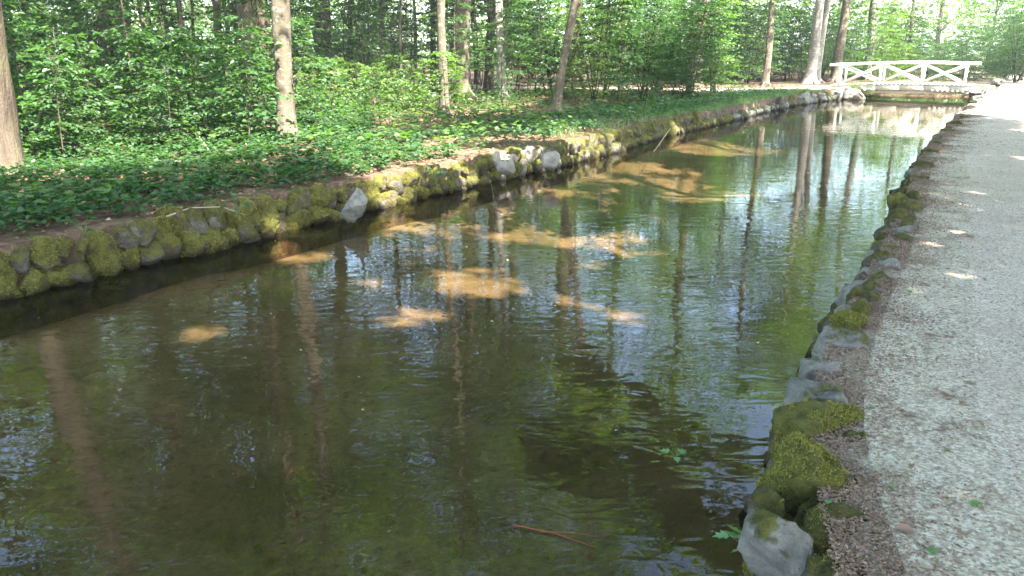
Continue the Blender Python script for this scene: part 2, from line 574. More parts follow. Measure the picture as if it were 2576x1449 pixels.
# ------------------------------------------------------------------ banks
def smooth_line(pts, step=.5, back=40, ahead=400):
    p = np.array(pts, float)
    d0 = p[1] - p[0]
    d0 /= np.linalg.norm(d0)
    d1 = np.array([.55, .835])
    p = np.concatenate([[p[0] - d0 * back * 1.0], [p[0] - d0 * 6], p, [p[-1] + d1 * 12], [p[-1] + d1 * ahead]])
    s = np.r_[0, np.cumsum(np.linalg.norm(np.diff(p, axis=0), axis=1))]
    q = np.concatenate([np.arange(0, back, 1.0), np.arange(back, back + 75, step), np.arange(back + 75, s[-1], 12)])
    x, y = np.interp(q, s, p[:, 0]), np.interp(q, s, p[:, 1])
    for _ in range(3):
        x[1:-1] = (x[:-2] + 2 * x[1:-1] + x[2:]) / 4
        y[1:-1] = (y[:-2] + 2 * y[1:-1] + y[2:]) / 4
    return np.c_[x, y]
LPX = [(0, 750), (300, 683), (640, 600), (850, 548), (1130, 482), (1240, 457), (1400, 420), (1530, 388), (1650, 347), (1800, 315), (1930, 280), (2000, 265), (2125, 248)]
RPX = [(1880, 1449), (1895, 1300), (1905, 1150), (2000, 1000), (2060, 870), (2130, 770), (2170, 690), (2230, 580), (2250, 500), (2310, 410), (2400, 310), (2430, 280)]
Lp = [unproj(x, y, WATER_Z) for x, y in LPX]
Rp = [unproj(x, y, WATER_Z) for x, y in RPX]
Rp[0] = (.93, 2.3)
LB = smooth_line(Lp)
RB = smooth_line(Rp + [(21.0, 34.6)])
NL = np.array([-.835, .55])                    # away from the water on the far bank
BA = np.array([15.45, 37.4])                    # bridge, end on the far bank
BB = np.array([20.15, 34.75])                   # bridge, end on the path
BU = (BB - BA) / np.linalg.norm(BB - BA)
BV = np.array([-BU[1], BU[0]])                 # across the bridge, away from the camera
if BV[1] < 0: BV = -BV

def side_dist(line, x, y):
    """signed offset from a bank line along NL"""
    a = np.c_[x, y]
    t = np.array([.55, .835])
    sl = line @ t
    off = line @ NL
    o = np.argsort(sl)
    return a @ NL - np.interp(a @ t, sl[o], off[o])

def flat_mask(x, y):
    d = np.hypot((np.asarray(x) - 13.5) / 9, (np.asarray(y) - 37) / 7)
    return np.clip(d - .8, 0, 1)
def gz(x, y):
    """ground height"""
    x = np.atleast_1d(np.asarray(x, float)); y = np.atleast_1d(np.asarray(y, float))
    dl = side_dist(LB, x, y)
    dr = -side_dist(RB, x, y)
    left = (fbm(np.c_[x * .35, y * .35], 3) - .5) * .5 * np.clip(dl / 5, 0, 1) + (fbm(np.c_[x * 1.7, y * 1.7], 2) - .5) * .10 * np.clip(dl / 1.2, 0, 1)
    left = left * flat_mask(x, y) + .02
    right = (fbm(np.c_[x * .8 + 9, y * .8], 2) - .5) * .03 + np.clip(dr - 5, 0, 6) * .03
    return np.where(dl > 0, left, np.where(dr > 0, right, -.6))

def strip(line, offs, zf, sgn, name, mat, skirt=None, smooth=True):
    n, k = len(line), len(offs)
    X = line[:, None, 0] + sgn * NL[0] * np.array(offs)[None]
    Y = line[:, None, 1] + sgn * NL[1] * np.array(offs)[None]
    Z = zf(X.ravel(), Y.ravel()).reshape(n, k)
    if skirt:
        Z[:, 0] = skirt
    V = np.c_[X.ravel(), Y.ravel(), Z.ravel()]
    i, j = np.meshgrid(np.arange(n - 1), np.arange(k - 1), indexing='ij')
    i, j = i.ravel(), j.ravel()
    Q = np.c_[i * k + j, i * k + j + 1, (i + 1) * k + j + 1, (i + 1) * k + j]
    if sgn < 0: Q = Q[:, ::-1]
    return mesh_np(name, V, quad=Q[:, ::-1], mat=mat, smooth=smooth)

offs = [0, .12, .3, .5, .75, 1.0, 1.3, 1.7, 2.2, 2.8, 3.5, 4.3, 5.2, 6.2, 7.4, 9, 11, 13, 16, 20, 25, 32, 42, 60, 90, 140, 250, 500]
o = link('ground', strip(LB, offs, lambda x, y: gz(x + NL[0] * .01, y + NL[1] * .01), 1, 'ground', M['ground'], -.9))
tag(o, 'brown forest floor under the trees', kind='structure')
ro = [.08, .2] + offs[2:]
o = link('path_side_ground', strip(RB, ro, lambda x, y: gz(x - NL[0] * .01, y - NL[1] * .01) - .004 - .10 * np.clip(1 - (-side_dist(RB, x, y) - .12) / .16, 0, 1), -1, 'path_side_ground', M['edge_soil'], -.9))
tag(o, 'ground under and right of the gravel path', kind='structure')
po = [.38, .46, .58, .75, 1.0, 1.3, 1.7, 2.2, 2.8, 3.5, 4.0]
o = link('gravel_path', strip(RB, po, lambda x, y: gz(x, y) + .004, -1, 'gravel_path', M['gravel']))
tag(o, 'pale gravel path along the canal', kind='structure')
pe = RB[(RB[:, 1] > -3) & (RB[:, 1] < 34)]
wd = .12 + .55 * np.clip(fbm(np.c_[pe * 1.1, ], 3) * 1.6 - .3, .1, 1)
wd[1:-1] = (wd[:-2] + wd[1:-1] * 2 + wd[2:]) / 4
fr_ = np.linspace(0, 1, 5)
X = pe[:, None, 0] - NL[0] * (.39 + wd[:, None] * fr_)
Y = pe[:, None, 1] - NL[1] * (.39 + wd[:, None] * fr_)
Z = gz(X.ravel(), Y.ravel()) + .0085 - .006 * np.tile(fr_ == 1, len(pe))
i, j = np.meshgrid(np.arange(len(pe) - 1), np.arange(4), indexing='ij')
i, j = i.ravel(), j.ravel()
o = link('path_edge', mesh_np('path_edge', np.c_[X.ravel(), Y.ravel(), Z], quad=np.c_[i * 5 + j, i * 5 + j + 1, (i + 1) * 5 + j + 1, (i + 1) * 5 + j], mat=M['edge_soil'], smooth=True))
tag(o, 'brown crumbly verge between the edging stones and the gravel', kind='structure')
# bare soil strip on top of the far bank
so = [.13, .3, .5, .62]
# canal bed
n = len(LB)
tt = np.array([0, .03, .07, .13, .2, .28, .36, .44, .52, .6, .68, .76, .84, .9, .95, 1.0])
m_ = min(len(LB), len(RB))
tR = np.array([.55, .835])
rs = RB @ tR
ls = LB @ tR
RBi = np.c_[np.interp(ls, rs, RB[:, 0]), np.interp(ls, rs, RB[:, 1])]
bx = LB[:, None, 0] * (1 - tt) + RBi[:, None, 0] * tt
by = LB[:, None, 1] * (1 - tt) + RBi[:, None, 1] * tt
sb = ((BA + BB) / 2 + BV * 1.0) @ tR
over = np.clip((np.c_[bx.ravel(), by.ravel()] @ tR - sb - 1.5) / 6, 0, 1)
bz = -.72 - .14 * np.sin(np.pi * np.tile(tt, n)) + (fbm(np.c_[bx.ravel() * .7, by.ravel() * .7], 3) - .5) * .25
bz = bz * (1 - over) + over * (-.05)
k = len(tt)
i, j = np.meshgrid(np.arange(n - 1), np.arange(k - 1), indexing='ij')
i, j = i.ravel(), j.ravel()
Q = np.c_[i * k + j, i * k + j + 1, (i + 1) * k + j + 1, (i + 1) * k + j][:, ::-1]
o = link('canal_bed', mesh_np('canal_bed', np.c_[bx.ravel(), by.ravel(), bz], quad=Q[:, ::-1], mat=M['bed'], smooth=True))
tag(o, 'sandy brown bed of the shallow canal', kind='structure')
# water
wl = LB + NL * .12
wr = RBi - NL * .12
sel = (ls < sb + 7)
wv = np.concatenate([np.c_[wl[sel], np.full(sel.sum(), WATER_Z)], np.c_[wr[sel], np.full(sel.sum(), WATER_Z)]])
nn = sel.sum()
i = np.arange(nn - 1)
o = link('water', mesh_np('water', wv, quad=np.c_[i, i + nn, i + nn + 1, i + 1], mat=M['water'], smooth=True))
tag(o, 'still brown green canal water with soft ripples', kind='structure')
qr = np.random.default_rng(12)
n_ = 2500
qs, qt = qr.uniform(0, 34, n_), qr.uniform(.04, .96, n_)
l0 = ls[np.argmin(np.abs(LB[:, 1] - 3))]
bxx = np.interp(qs + l0 - 4, ls, LB[:, 0]) * (1 - qt) + np.interp(qs + l0 - 4, ls, RBi[:, 0]) * qt
byy = np.interp(qs + l0 - 4, ls, LB[:, 1]) * (1 - qt) + np.interp(qs + l0 - 4, ls, RBi[:, 1]) * qt
kk = fbm(np.c_[bxx * 1.3, byy * 1.3], 3) > .47
bxx, byy, qt = bxx[kk], byy[kk], qt[kk]
bzz = -.72 - .14 * np.sin(np.pi * qt) + (fbm(np.c_[bxx * .7, byy * .7], 3) - .5) * .25 + .02
sz = qr.uniform(.03, .08, len(bxx))
o = link('sunken_leaves', leaf_mesh('sunken_leaves', np.c_[bxx, byy, bzz], rand_dir(len(bxx), .9, qr), np.c_[qr.normal(size=(len(bxx), 2)) * .2, np.ones(len(bxx))], sz, sz * .7, M['sunken'], 'oval'))
tag(o, 'dark leaves and bits lying on the bed under the water', kind='stuff')
# gravel path running left from the bridge
v = []
cl = np.array([[21.6, 35.6], [19.0, 37.6], [16.8, 38.6], [14.6, 37.2], [12.2, 34.9], [9.8, 34.3], [6, 35.0], [0, 37], [-8, 41]])
cs = np.r_[0, np.cumsum(np.linalg.norm(np.diff(cl, axis=0), axis=1))]
q = np.arange(5.4, cs[-1], .5)
cx, cyy = np.interp(q, cs, cl[:, 0]), np.interp(q, cs, cl[:, 1])
for _ in range(4):
    cx[1:-1] = (cx[:-2] + 2 * cx[1:-1] + cx[2:]) / 4
    cyy[1:-1] = (cyy[:-2] + 2 * cyy[1:-1] + cyy[2:]) / 4
tg = np.gradient(np.c_[cx, cyy], axis=0)
tg /= np.linalg.norm(tg, axis=1)[:, None]
nr = np.c_[-tg[:, 1], tg[:, 0]]
ws = np.linspace(-1.35, 1.35, 5)
X = cx[:, None] + nr[:, 0:1] * ws
Y = cyy[:, None] + nr[:, 1:2] * ws
Z = np.maximum(gz(X.ravel(), Y.ravel()), 0) + .03
i, j = np.meshgrid(np.arange(len(q) - 1), np.arange(4), indexing='ij')
i, j = i.ravel(), j.ravel()
o = link('side_path', mesh_np('side_path', np.c_[X.ravel(), Y.ravel(), Z], quad=np.c_[i * 5 + j, i * 5 + j + 1, (i + 1) * 5 + j + 1, (i + 1) * 5 + j], mat=M['gravel'], smooth=True))
tag(o, 'sunlit gravel path leaving the bridge to the left', kind='structure')

# ------------------------------------------------------------------ where the sun gets through the leaves
ZS = -.5
LIT = []                                       # (x, y, a, b, angle) patches on the plane z = ZS
def lit_px(x, y, rx, ry, z=ZS, f=1.32):
    cx, cy_ = unproj(x, y, z)
    ax, ay = unproj(x + rx, y, z)
    bx_, by_ = unproj(x, y - ry, z)
    s = SUN[:2] / SUN[2] * (z - ZS)
    LIT.append((cx - s[0], cy_ - s[1], abs(ax - cx) * f, abs(by_ - cy_) * f, 0.0))
for a in [(500, 830, 75, 26), (740, 648, 90, 20), (1040, 780, 80, 28), (1210, 690, 110, 30), (1390, 560, 105, 30), (1590, 590, 80, 30),
          (1640, 432, 85, 18), (1790, 370, 100, 11), (1500, 640, 35, 10), (930, 700, 40, 12), (1690, 540, 60, 12), (1580, 775, 70, 26), (1810, 472, 100, 15), (720, 1180, 80, 26), (1910, 372, 70, 7),
          (590, 1015, 40, 14), (1450, 725, 50, 22), (1370, 465, 60, 9), (30, 1215, 40, 15)]:
    lit_px(*a, z=-.72)
for a in [(1340, 405, 95, 40), (1430, 340, 85, 16), (1185, 425, 55, 12), (1600, 350, 60, 14), (1110, 395, 50, 14),
          (2440, 590, 25, 10), (2560, 400, 30, 10), (2420, 512, 40, 5), (2560, 565, 30, 12), (1230, 262, 60, 8), (1080, 262, 40, 6), (780, 240, 30, 6)]:
    lit_px(*a, z=0)
LIT += [(19.5, 33.0, 5.0, 6.2, 0), (23.5, 37, 6.5, 7, 0), (13.0, 36.6, 3.2, .8, 0), (16.2, 28.6, 2.3, 3.8, 0), (14.3, 21.0, 2.3, 3.4, 0), (11.6, 16.0, 1.2, 2.2, 0), (17, 26.5, 3.2, 4.2, 0), (12.6, 17.8, 1.5, 1.2, 0),
        (30, 44, 12, 10, 0), (-1.5, 31, 2, 1.2, 0), (-5, 25, 2.5, 1.0, 0), (-12, 19, 1.2, .6, 0), (2, 44, 8, 4, 0)]
LIT += [(-.3, 11.6, 2.8, 2.0, 0), (.4, 14.4, 2.3, 1.5, 0)]
LITA = np.array(LIT)
def sunlit(P, grow=1.0):
    """True where a leaf at P would shade one of the bright patches"""
    G = P[:, :2] - (P[:, 2:3] - ZS) * (SUN[:2] / SUN[2])
    w = np.c_[fbm(np.c_[G * 1.1], 3), fbm(np.c_[G * 1.1 + 50], 3)] - .5
    near = np.clip(G[:, 1:2] / 12, .35, 1.6)
    G = G + w * .9 * near + np.random.default_rng(4).normal(size=G.shape) * .10
    out = np.zeros(len(P), bool)
    for cx_, cy_, a, b, _ in LITA:
        out |= ((G[:, 0] - cx_) / a) ** 2 + ((G[:, 1] - cy_) / b) ** 2 < grow
    return out & (fbm(G * 2.0 + 9, 2) < .74)

# ------------------------------------------------------------------ trees
def crown_leaves(seed, zb, zt, R, nb, nl, base_xy=(0, 0), trunk_fn=None, size=.17):
    r = np.random.default_rng(seed)
    C = []
    P, D, Nn = [], [], []
    limbs = []
    for b in range(nb):
        h = (b + r.random()) / nb
        z = zb + (zt - zb) * h
        rad = R * (math.sin(math.pi * min(1, (.18 + .82 * h)) ** .8) ** .6) * (.25 + .75 * math.sqrt(r.random()))
        a = b * 2.4 + r.normal() * .5
        c = np.array([math.cos(a) * rad, math.sin(a) * rad, z + r.normal() * .3])
        br = r.uniform(.9, 1.7) * (R / 5)
        n = int(nl * br * br / 1.7)
        q = r.normal(size=(n, 3)) * np.array([br * .55, br * .55, .26])
        q[:, 2] -= (q[:, 0] ** 2 + q[:, 1] ** 2) * .10 / br
        P.append(c + q)
        dd = q.copy()
        dd[:, :2] += r.normal(size=(n, 2)) * .6 + c[:2] / (rad + .1) * .5
        dd[:, 2] = r.normal(size=n) * .25 - .15
        D.append(dd)
        nn_ = r.normal(size=(n, 3)) * .42
        nn_[:, 2] += 1
        Nn.append(nn_)
        limbs.append(c)
    return np.concatenate(P), np.concatenate(D), np.concatenate(Nn), np.array(limbs)

def trunk_pts(h, lean=(0, 0), seed=0, wob=.12):
    r = np.random.default_rng(seed)
    z = np.array([-.25, 0, .12, .3, .6, 1.0, 1.6, 2.3, 3.2, 4.5, 6, 8, 10.5, 13.5, 17, 21])
    z = z[z < h]
    z = np.r_[z, h]
    ph = r.uniform(0, 6, 4)
    x = lean[0] * z + wob * (np.sin(z * .45 + ph[0]) - math.sin(ph[0])) * np.clip(z / 3, 0, 1)
    y = lean[1] * z + wob * (np.sin(z * .4 + ph[1]) - math.sin(ph[1])) * np.clip(z / 3, 0, 1)
    return np.c_[x, y, z]
def trunk_rad(z, r0, h, flare=.5):
    return r0 * (1 - .72 * np.clip(z / h, 0, 1) ** .9) * (1 + flare * np.exp(-np.clip(z, 0, 9) / .28))

def build_tree(name, label, cat, x, y, r0, h, bark, zb, R, seed, nb=55, nl=330, lean=(0, 0), group=None, carve=True, flare=.5, size=.17, dense_trunk=True):
    z0 = float(gz(x, y)[0])
    t = thing(name, label, cat, (x, y, z0), group=group)
    p = trunk_pts(h, lean, seed)
    mb = MB()
    if dense_trunk:
        zz = np.unique(np.r_[p[:, 2], np.arange(0, min(5, h), .25)])
        p = np.c_[np.interp(zz, p[:, 2], p[:, 0]), np.interp(zz, p[:, 2], p[:, 1]), zz]
    mb.tube(p, trunk_rad(p[:, 2], r0, h, flare), 18 if dense_trunk else 9, wob=.5 if dense_trunk else .15, seed=seed)
    if dense_trunk:
        for q in range(5):                      # root buttresses
            a = q * 1.26 + seed
            d = np.array([math.cos(a), math.sin(a)])
            ln = r0 * random.uniform(2.0, 2.9)
            mb.tube([(d[0] * r0 * .5, d[1] * r0 * .5, r0 * 1.5), (d[0] * r0 * 1.15, d[1] * r0 * 1.15, r0 * .5), (d[0] * ln, d[1] * ln, -.08)], [r0 * .32, r0 * .33, r0 * .14], 7)
    link('trunk', mb.mesh('trunk', bark, True), t)
    P, D, Nn, C = crown_leaves(seed, zb, h, R, nb, nl)
    tx = np.interp(P[:, 2], p[:, 2], p[:, 0]); ty = np.interp(P[:, 2], p[:, 2], p[:, 1])
    P[:, 0] += tx; P[:, 1] += ty
    lb = MB()
    for c in C:
        zs = max(zb * .75, c[2] - .55 * math.hypot(c[0], c[1]))
        a = np.array([np.interp(zs, p[:, 2], p[:, 0]), np.interp(zs, p[:, 2], p[:, 1]), zs])
        e = c + [np.interp(c[2], p[:, 2], p[:, 0]), np.interp(c[2], p[:, 2], p[:, 1]), 0]
        mid = (a + e) / 2 + [0, 0, .15 * np.linalg.norm(e - a)]
        rr = max(.02, r0 * .22 * (1 - .5 * zs / h))
        lb.tube([a, mid, e], [rr, rr * .6, rr * .2], 4, cap=False)
    link('limbs', lb.mesh('limbs', bark, True), t)['kind'] = 'stuff'
    if carve:
        Wp = P + [x, y, z0]
        k = ~sunlit(Wp)  # leaves cut out along the sun rays that reach the bright patches
        if group is None: k &= fbm(Wp * [.38, .38, .5] + seed, 2) > (.475 if x < -3.5 and y < 24 else .49)
        # nothing of a crown hangs into the picture in front of the camera
        k &= ~((Wp[:, 2] < 3.2) & (Wp[:, 1] > 0))
        P, D, Nn = P[k], D[k], Nn[k]
    sz = size * np.random.default_rng(seed + 5).uniform(.7, 1.25, len(P))
    link('crown', leaf_mesh('crown', P, D, Nn, sz, sz * .62, M['canopy']), t)
    return t

MAIN = [
 # x, y, r, bark, label, lean, flare
 (-7.2, 10.8, .215, 'bark_furrow', 'brown furrowed trunk at the left edge of the picture', (.065, 0), .45),
 (-4.07, 13.96, .165, 'bark_smooth', 'smooth grey trunk standing closest to the mossy far bank', (.0, 0), .35),
 (-7.1, 21.5, .22, 'bark_smooth', 'straight brown trunk just left of the smooth grey trunk, partly hidden at the foot', (0, 0), .3),
 (-8.0, 26, .37, 'bark_furrow', 'thick deeply furrowed trunk seen between the two smooth trunks', (-.02, 0), .5),
 (-8.3, 35, .38, 'bark_dark', 'thick dark trunk standing alone further back, right of the smooth grey trunk', (-.02, 0), .5),
 (-11.0, 22, .38, 'bark_furrow', 'very thick furrowed trunk at upper left rising out of the saplings', (0, 0), .4),
 (-13.2, 22, .14, 'bark_smooth', 'slim grey brown trunk between the left edge trunk and the very thick one', (-.02, 0), .3),
 (-1.82, 20.8, .125, 'bark_smooth', 'slender smooth trunk in the middle with a sunlit foot', (.01, 0), .5),
 (-1.75, 27.5, .30, 'bark_smooth', 'stout brown trunk directly right of the slender middle trunk', (-.01, 0), .45),
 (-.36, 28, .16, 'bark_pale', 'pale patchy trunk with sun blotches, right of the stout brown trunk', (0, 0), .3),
 (1.21, 21.5, .12, 'bark_smooth', 'slender trunk leaning right in front of the black trunk', (.11, 0), .5),
 (3.0, 37.5, .47, 'bark_dark', 'thick blackish trunk behind the leaning slender trunk', (-.02, 0), .5),
 (12.9, 40, .17, 'bark_smooth', 'thin straight trunk behind the side path, left of the paired trunks', (0, 0), .4),
 (16.1, 42.5, .27, 'bark_pale', 'thick pale trunk with flared roots beside the side path', (.0, 0), .8),
 (17.1, 44.2, .22, 'bark_pale', 'pale trunk paired close behind the flared one', (0, 0), .5),
 (18.7, 45.5, .27, 'bark_smooth', 'thick grey trunk rising at the left end of the white bridge', (.0, 0), .7),
 (21.6, 48, .25, 'bark_pale', 'pale grey trunk standing behind the bridge railing', (0, 0), .4),
 (-9.6, 23.5, .085, 'bark_dark', 'slim dark leaning trunk left of the straight brown trunk', (-.07, 0), .3),
 (-8.6, 25.0, .09, 'bark_dark', 'slim black trunk leaning left, nearest to the straight brown trunk', (-.055, 0), .3),
 (-10.6, 26.5, .055, 'bark_dark', 'very thin dark stem right of the very thick furrowed trunk', (-.02, 0), .3),
 (-10.9, 29.5, .16, 'bark_smooth', 'grey brown trunk behind the slim dark leaning ones', (-.01, 0), .3),
 (-12.6, 28, .06, 'bark_dark', 'thin dark stem beside the very thick furrowed trunk', (.02, 0), .3),
 (-4.2, 30, .06, 'bark_dark', 'thin upright stem between the lone dark trunk and the slender middle one', (-.02, 0), .3),
 (-5.4, 33, .13, 'bark_smooth', 'dim grey trunk right of the lone dark trunk', (.01, 0), .3),
 (-17.5, 26, .2, 'bark_dark', 'dark trunk among the leaves at far upper left', (0, 0), .3),
 (-16.0, 33, .3, 'bark_smooth', 'broad trunk far back at upper left', (0, 0), .3),
 (2.0, 26.5, .05, 'bark_smooth', 'thin pale stem right of the leaning slender trunk', (.05, 0), .3),
 (24.2, 34.6, .33, 'bark_dark', 'dark trunk at the right edge beyond the gravel path', (0, 0), .6),
]
TREES = []
for i, (x, y, r, bk, lab, lean, fl) in enumerate(MAIN):
    h = 17 + (i * 37 % 6)
    TREES.append(build_tree('tree', lab, 'tree', x, y, r, h, M[bk], 6 + (i % 3), 4.4 + (i % 3) * .4, 100 + i, nb=(26 if i in (0, 1, 2, 5, 6) else 34), nl=(420 if i in (0, 1, 2, 5, 6) else 400), lean=lean, flare=fl, group=None, size=.205))
# trees along the right of the path and behind the viewer: unseen crowns shaped to cast the shade, some mirrored in the water
RIGHT = [(6.2, 1.0), (9.0, 6.5), (11.6, 12.0), (15.2, 17.0), (19.6, 22.5), (3.5, -5.0), (8.5, -7.0), (12.5, -.5), (16, 5.5), (20.5, 11.5), (26, 18), (-2.5, -7.5), (26.5, 27.5), (14, -9), (1.8, -2.6)]
for i, (x, y) in enumerate(RIGHT):
    TREES.append(build_tree('tree', 'tall tree beside the path outside the view, seen only in the water', 'tree', x, y, .24, 17 + (i * 29 % 5), M['bark_smooth'], 5.0 + (i % 3) * .6, 5.6, 300 + i, nb=64, nl=380,
                            group='trees beside the path outside the view', size=.2))

# template trees for the depth of the wood
def template_tree(seed, h, r0, zb, R, bark):
    mb = MB()
    p = trunk_pts(h, (0, 0), seed)
    mb.tube(p, trunk_rad(p[:, 2], r0, h), 10, wob=.2, seed=seed)
    P, D, Nn, C = crown_leaves(seed, zb, h, R, 38, 420)
    kq = fbm(P * [.38, .38, .5] + seed, 2) > .455
    P, D, Nn = P[kq], D[kq], Nn[kq]
    lb = MB()
    for c in C:
        zs = max(zb * .75, c[2] - .55 * math.hypot(c[0], c[1]))
        a = np.array([np.interp(zs, p[:, 2], p[:, 0]), np.interp(zs, p[:, 2], p[:, 1]), zs])
        rr = max(.02, r0 * .2)
        lb.tube([a, (a + c) / 2 + [0, 0, .3], c], [rr, rr * .6, rr * .2], 4, cap=False)
    sz = .19 * np.random.default_rng(seed).uniform(.7, 1.25, len(P))
    return mb.mesh('trunk', bark, True), lb.mesh('limbs', bark, True), leaf_mesh('crown', P, D, Nn, sz, sz * .62, M['canopy'])
TT = [template_tree(501, 19, .22, 4.5, 5.2, M['bark_dark']), template_tree(502, 21, .30, 6, 5.6, M['bark_smooth']),
      template_tree(503, 16, .15, 4.0, 4.4, M['bark_dark']), template_tree(504, 22, .34, 5, 6.0, M['bark_furrow'])]
def place_template(k, x, y, s, rz, label, group):
    t = thing('tree', label, 'tree', (x, y, float(gz(x, y)[0]) - .02), (0, 0, rz), group, (s, s, s))
    for nm, me in zip(('trunk', 'limbs', 'crown'), TT[k]):
        q = link(nm, me, t)
        if nm == 'limbs': q['kind'] = 'stuff'
    return t
r = np.random.default_rng(21)
taken = [(a[0], a[1]) for a in MAIN] + RIGHT
def free(x, y, dmin):
    return all((x - a) ** 2 + (y - b) ** 2 > dmin * dmin for a, b in taken)
cnt = 0
zones = [((-36, 10), (31, 52), 24, 'dim trunk standing back among the saplings of the left wood', 'trunks further back in the left wood'),
         ((-58, 20), (50, 85), 16, 'distant trunk deep in the wood behind the canal', 'distant trunks deep in the wood'),
         ((12, 60), (50, 85), 9, 'distant trunk in the bright wood behind the bridge', 'distant trunks behind the bridge')]
for (x0, x1), (y0, y1), n_, lab, grp in zones:
    c = 0
    for _ in range(4000):
        x, y = r.uniform(x0, x1), r.uniform(y0, y1)
        if side_dist(LB, [x], [y])[0] < 2.5 and y < 50: continue
        if abs(x - 20) < 9 and y < 46: continue
        if 4 < x < 17 and 31 < y < 40: continue
        if .06 < x / y < .105 or (y > 48 and -.12 < x / y < -.02): continue       # a clearing lets the sky through here
        if not free(x, y, 3.2): continue
        taken.append((x, y))
        place_template(int(r.integers(0, 4)), x, y, r.uniform(.85, 1.15), r.uniform(0, 6.28), lab, grp)
        c += 1
        if c >= n_: break
# left of the viewer, on the far bank outside the view: roof of leaves seen mirrored
for x, y in [(-11.5, -1), (-17, 10), (-14, 3), (-18, 18), (-13, 14.5), (-22, 24), (33, 42), (38, 30)]:
    place_template(int(r.integers(0, 4)), x, y, 1.0, r.uniform(0, 6.28), 'tall tree outside the view, seen only in the water', 'trees outside the view')

# ------------------------------------------------------------------ saplings and shrubs
def sapling_meshes(seed, h, spread, nbr, nleaf, lsize, clear=.25, mat='under', stems=1):
    r = np.random.default_rng(seed)
    mb = MB()
    P, D, Nn = [], [], []
    for s in range(stems):
        a0 = r.uniform(0, 6.28)
        ln = r.uniform(.03, .15) if stems == 1 else r.uniform(.15, .45)
        bx0 = 0 if stems == 1 else r.uniform(-.15, .15)
        z = np.linspace(-.05, h * (1 if stems == 1 else r.uniform(.7, 1)), 7)
        px = bx0 + math.cos(a0) * ln * z + .04 * np.sin(z * 2 + a0)
        py = math.sin(a0) * ln * z + .04 * np.cos(z * 2.3)
        mb.tube(np.c_[px, py, z], np.linspace(.007 + h * .0045, .003, 7), 5)
        for b in range(nbr):
            hz = clear + (1 - clear) * (b + r.random()) / nbr
            zz = z[-1] * hz
            a = b * 2.399 + r.normal() * .4
            L = spread * (.45 + .65 * r.random()) * (1.15 - .6 * hz)
            o = np.array([np.interp(zz, z, px), np.interp(zz, z, py), zz])
            rise = r.uniform(-.05, .35)
            t = np.linspace(0, 1, 5)
            bp = o + np.c_[np.cos(a) * L * t, np.sin(a) * L * t, rise * L * t - .25 * L * t * t]
            mb.tube(bp, np.linspace(.006, .002, 5), 3, cap=False)
            side = np.array([-math.sin(a), math.cos(a), 0])
            fwd = np.array([math.cos(a), math.sin(a), 0])
            k = nleaf
            tt_ = r.uniform(.15, 1.0, k)
            lat = r.normal(size=k) * .30 * L * (1.05 - .5 * tt_)
            q = np.stack([np.interp(tt_, t, bp[:, c]) for c in range(3)], 1) + side * lat[:, None]
            q[:, 2] += r.normal(size=k) * .025 - np.abs(lat) * .1
            P.append(q)
            dd = fwd * r.uniform(.3, 1, (k, 1)) + side * np.sign(lat)[:, None] * r.uniform(.2, 1, (k, 1))
            dd[:, 2] = r.normal(size=k) * .2 - .12
            D.append(dd)
            n_ = r.normal(size=(k, 3)) * .28
            n_[:, 2] += 1
            Nn.append(n_)
    P, D, Nn = map(np.concatenate, (P, D, Nn))
    sz = lsize * r.uniform(.65, 1.25, len(P))
    return mb.mesh('stem', M['twig'], True), leaf_mesh('foliage', P, D, Nn, sz, sz * .68, M[mat], 'oval')
SAP = {
 'low': [sapling_meshes(600 + i, .8 + .15 * i, .55, 11, 16, .085, .3) for i in range(3)],
 'mid': [sapling_meshes(620 + i, 1.7 + .2 * i, .95, 22, 34, .075 + .015 * i, .14, 'under') for i in range(4)],
 'tall': [sapling_meshes(640 + i, 3.4 + .5 * i, 1.35, 30, 42, .10, .22) for i in range(4)],
 'bright': [sapling_meshes(660 + i, 1.2 + .2 * i, .85, 18, 34, .085, .12, 'bush') for i in range(2)],
 'shrub': [sapling_meshes(680 + i, 4.2 + .5 * i, 1.7, 20, 46, .10, .10, 'bush' if i == 1 else 'under', 5) for i in range(3)],
}
def place_sap(kind, k, x, y, s, label, group, name='sapling', cat='sapling', rz=None, z=None):
    t = thing(name, label, cat, (x, y, float(gz(x, y)[0]) if z is None else z), (0, 0, rng.uniform(0, 6.28) if rz is None else rz), group, (s, s, s))
    link('stem', SAP[kind][k][0], t)
    link('foliage', SAP[kind][k][1], t)
    return t
LAND = [('the trunk at the left edge', -7.15, 10.8), ('the smooth grey trunk', -4.07, 13.96), ('the straight brown trunk', -7.1, 21.5), ('the dark lone trunk', -8.3, 35),
        ('the very thick furrowed trunk', -11.0, 22), ('the slim trunk at upper left', -13.2, 22), ('the slender middle trunk', -1.82, 20.8), ('the stout brown trunk', -1.75, 27.5),
        ('the leaning slender trunk', 1.21, 21.5), ('the blackish trunk', 3.0, 37.5)]
used = {}
ORD = ['', 'second ', 'third ', 'fourth ', 'fifth ', 'sixth ', 'seventh ', 'eighth ', 'ninth ', 'tenth ', 'eleventh ', 'twelfth ', 'thirteenth ', 'fourteenth ']
def auto_label(size, x, y):
    nm, a, b = min(LAND, key=lambda q: (q[1] - x) ** 2 + (q[2] - y) ** 2)
    u, v_ = x / y - a / b, y - b
    rel = 'in front of' if v_ < -1.2 and abs(u) < .06 else 'behind' if v_ > 1.2 and abs(u) < .06 else 'left of' if u < 0 else 'right of'
    key = (size, rel, nm)
    used[key] = used.get(key, 0) + 1
    n_ = used[key] - 1
    return f'{ORD[min(n_, 13)]}{size} sapling {rel} {nm}, counted from it'.replace('  ', ' ')
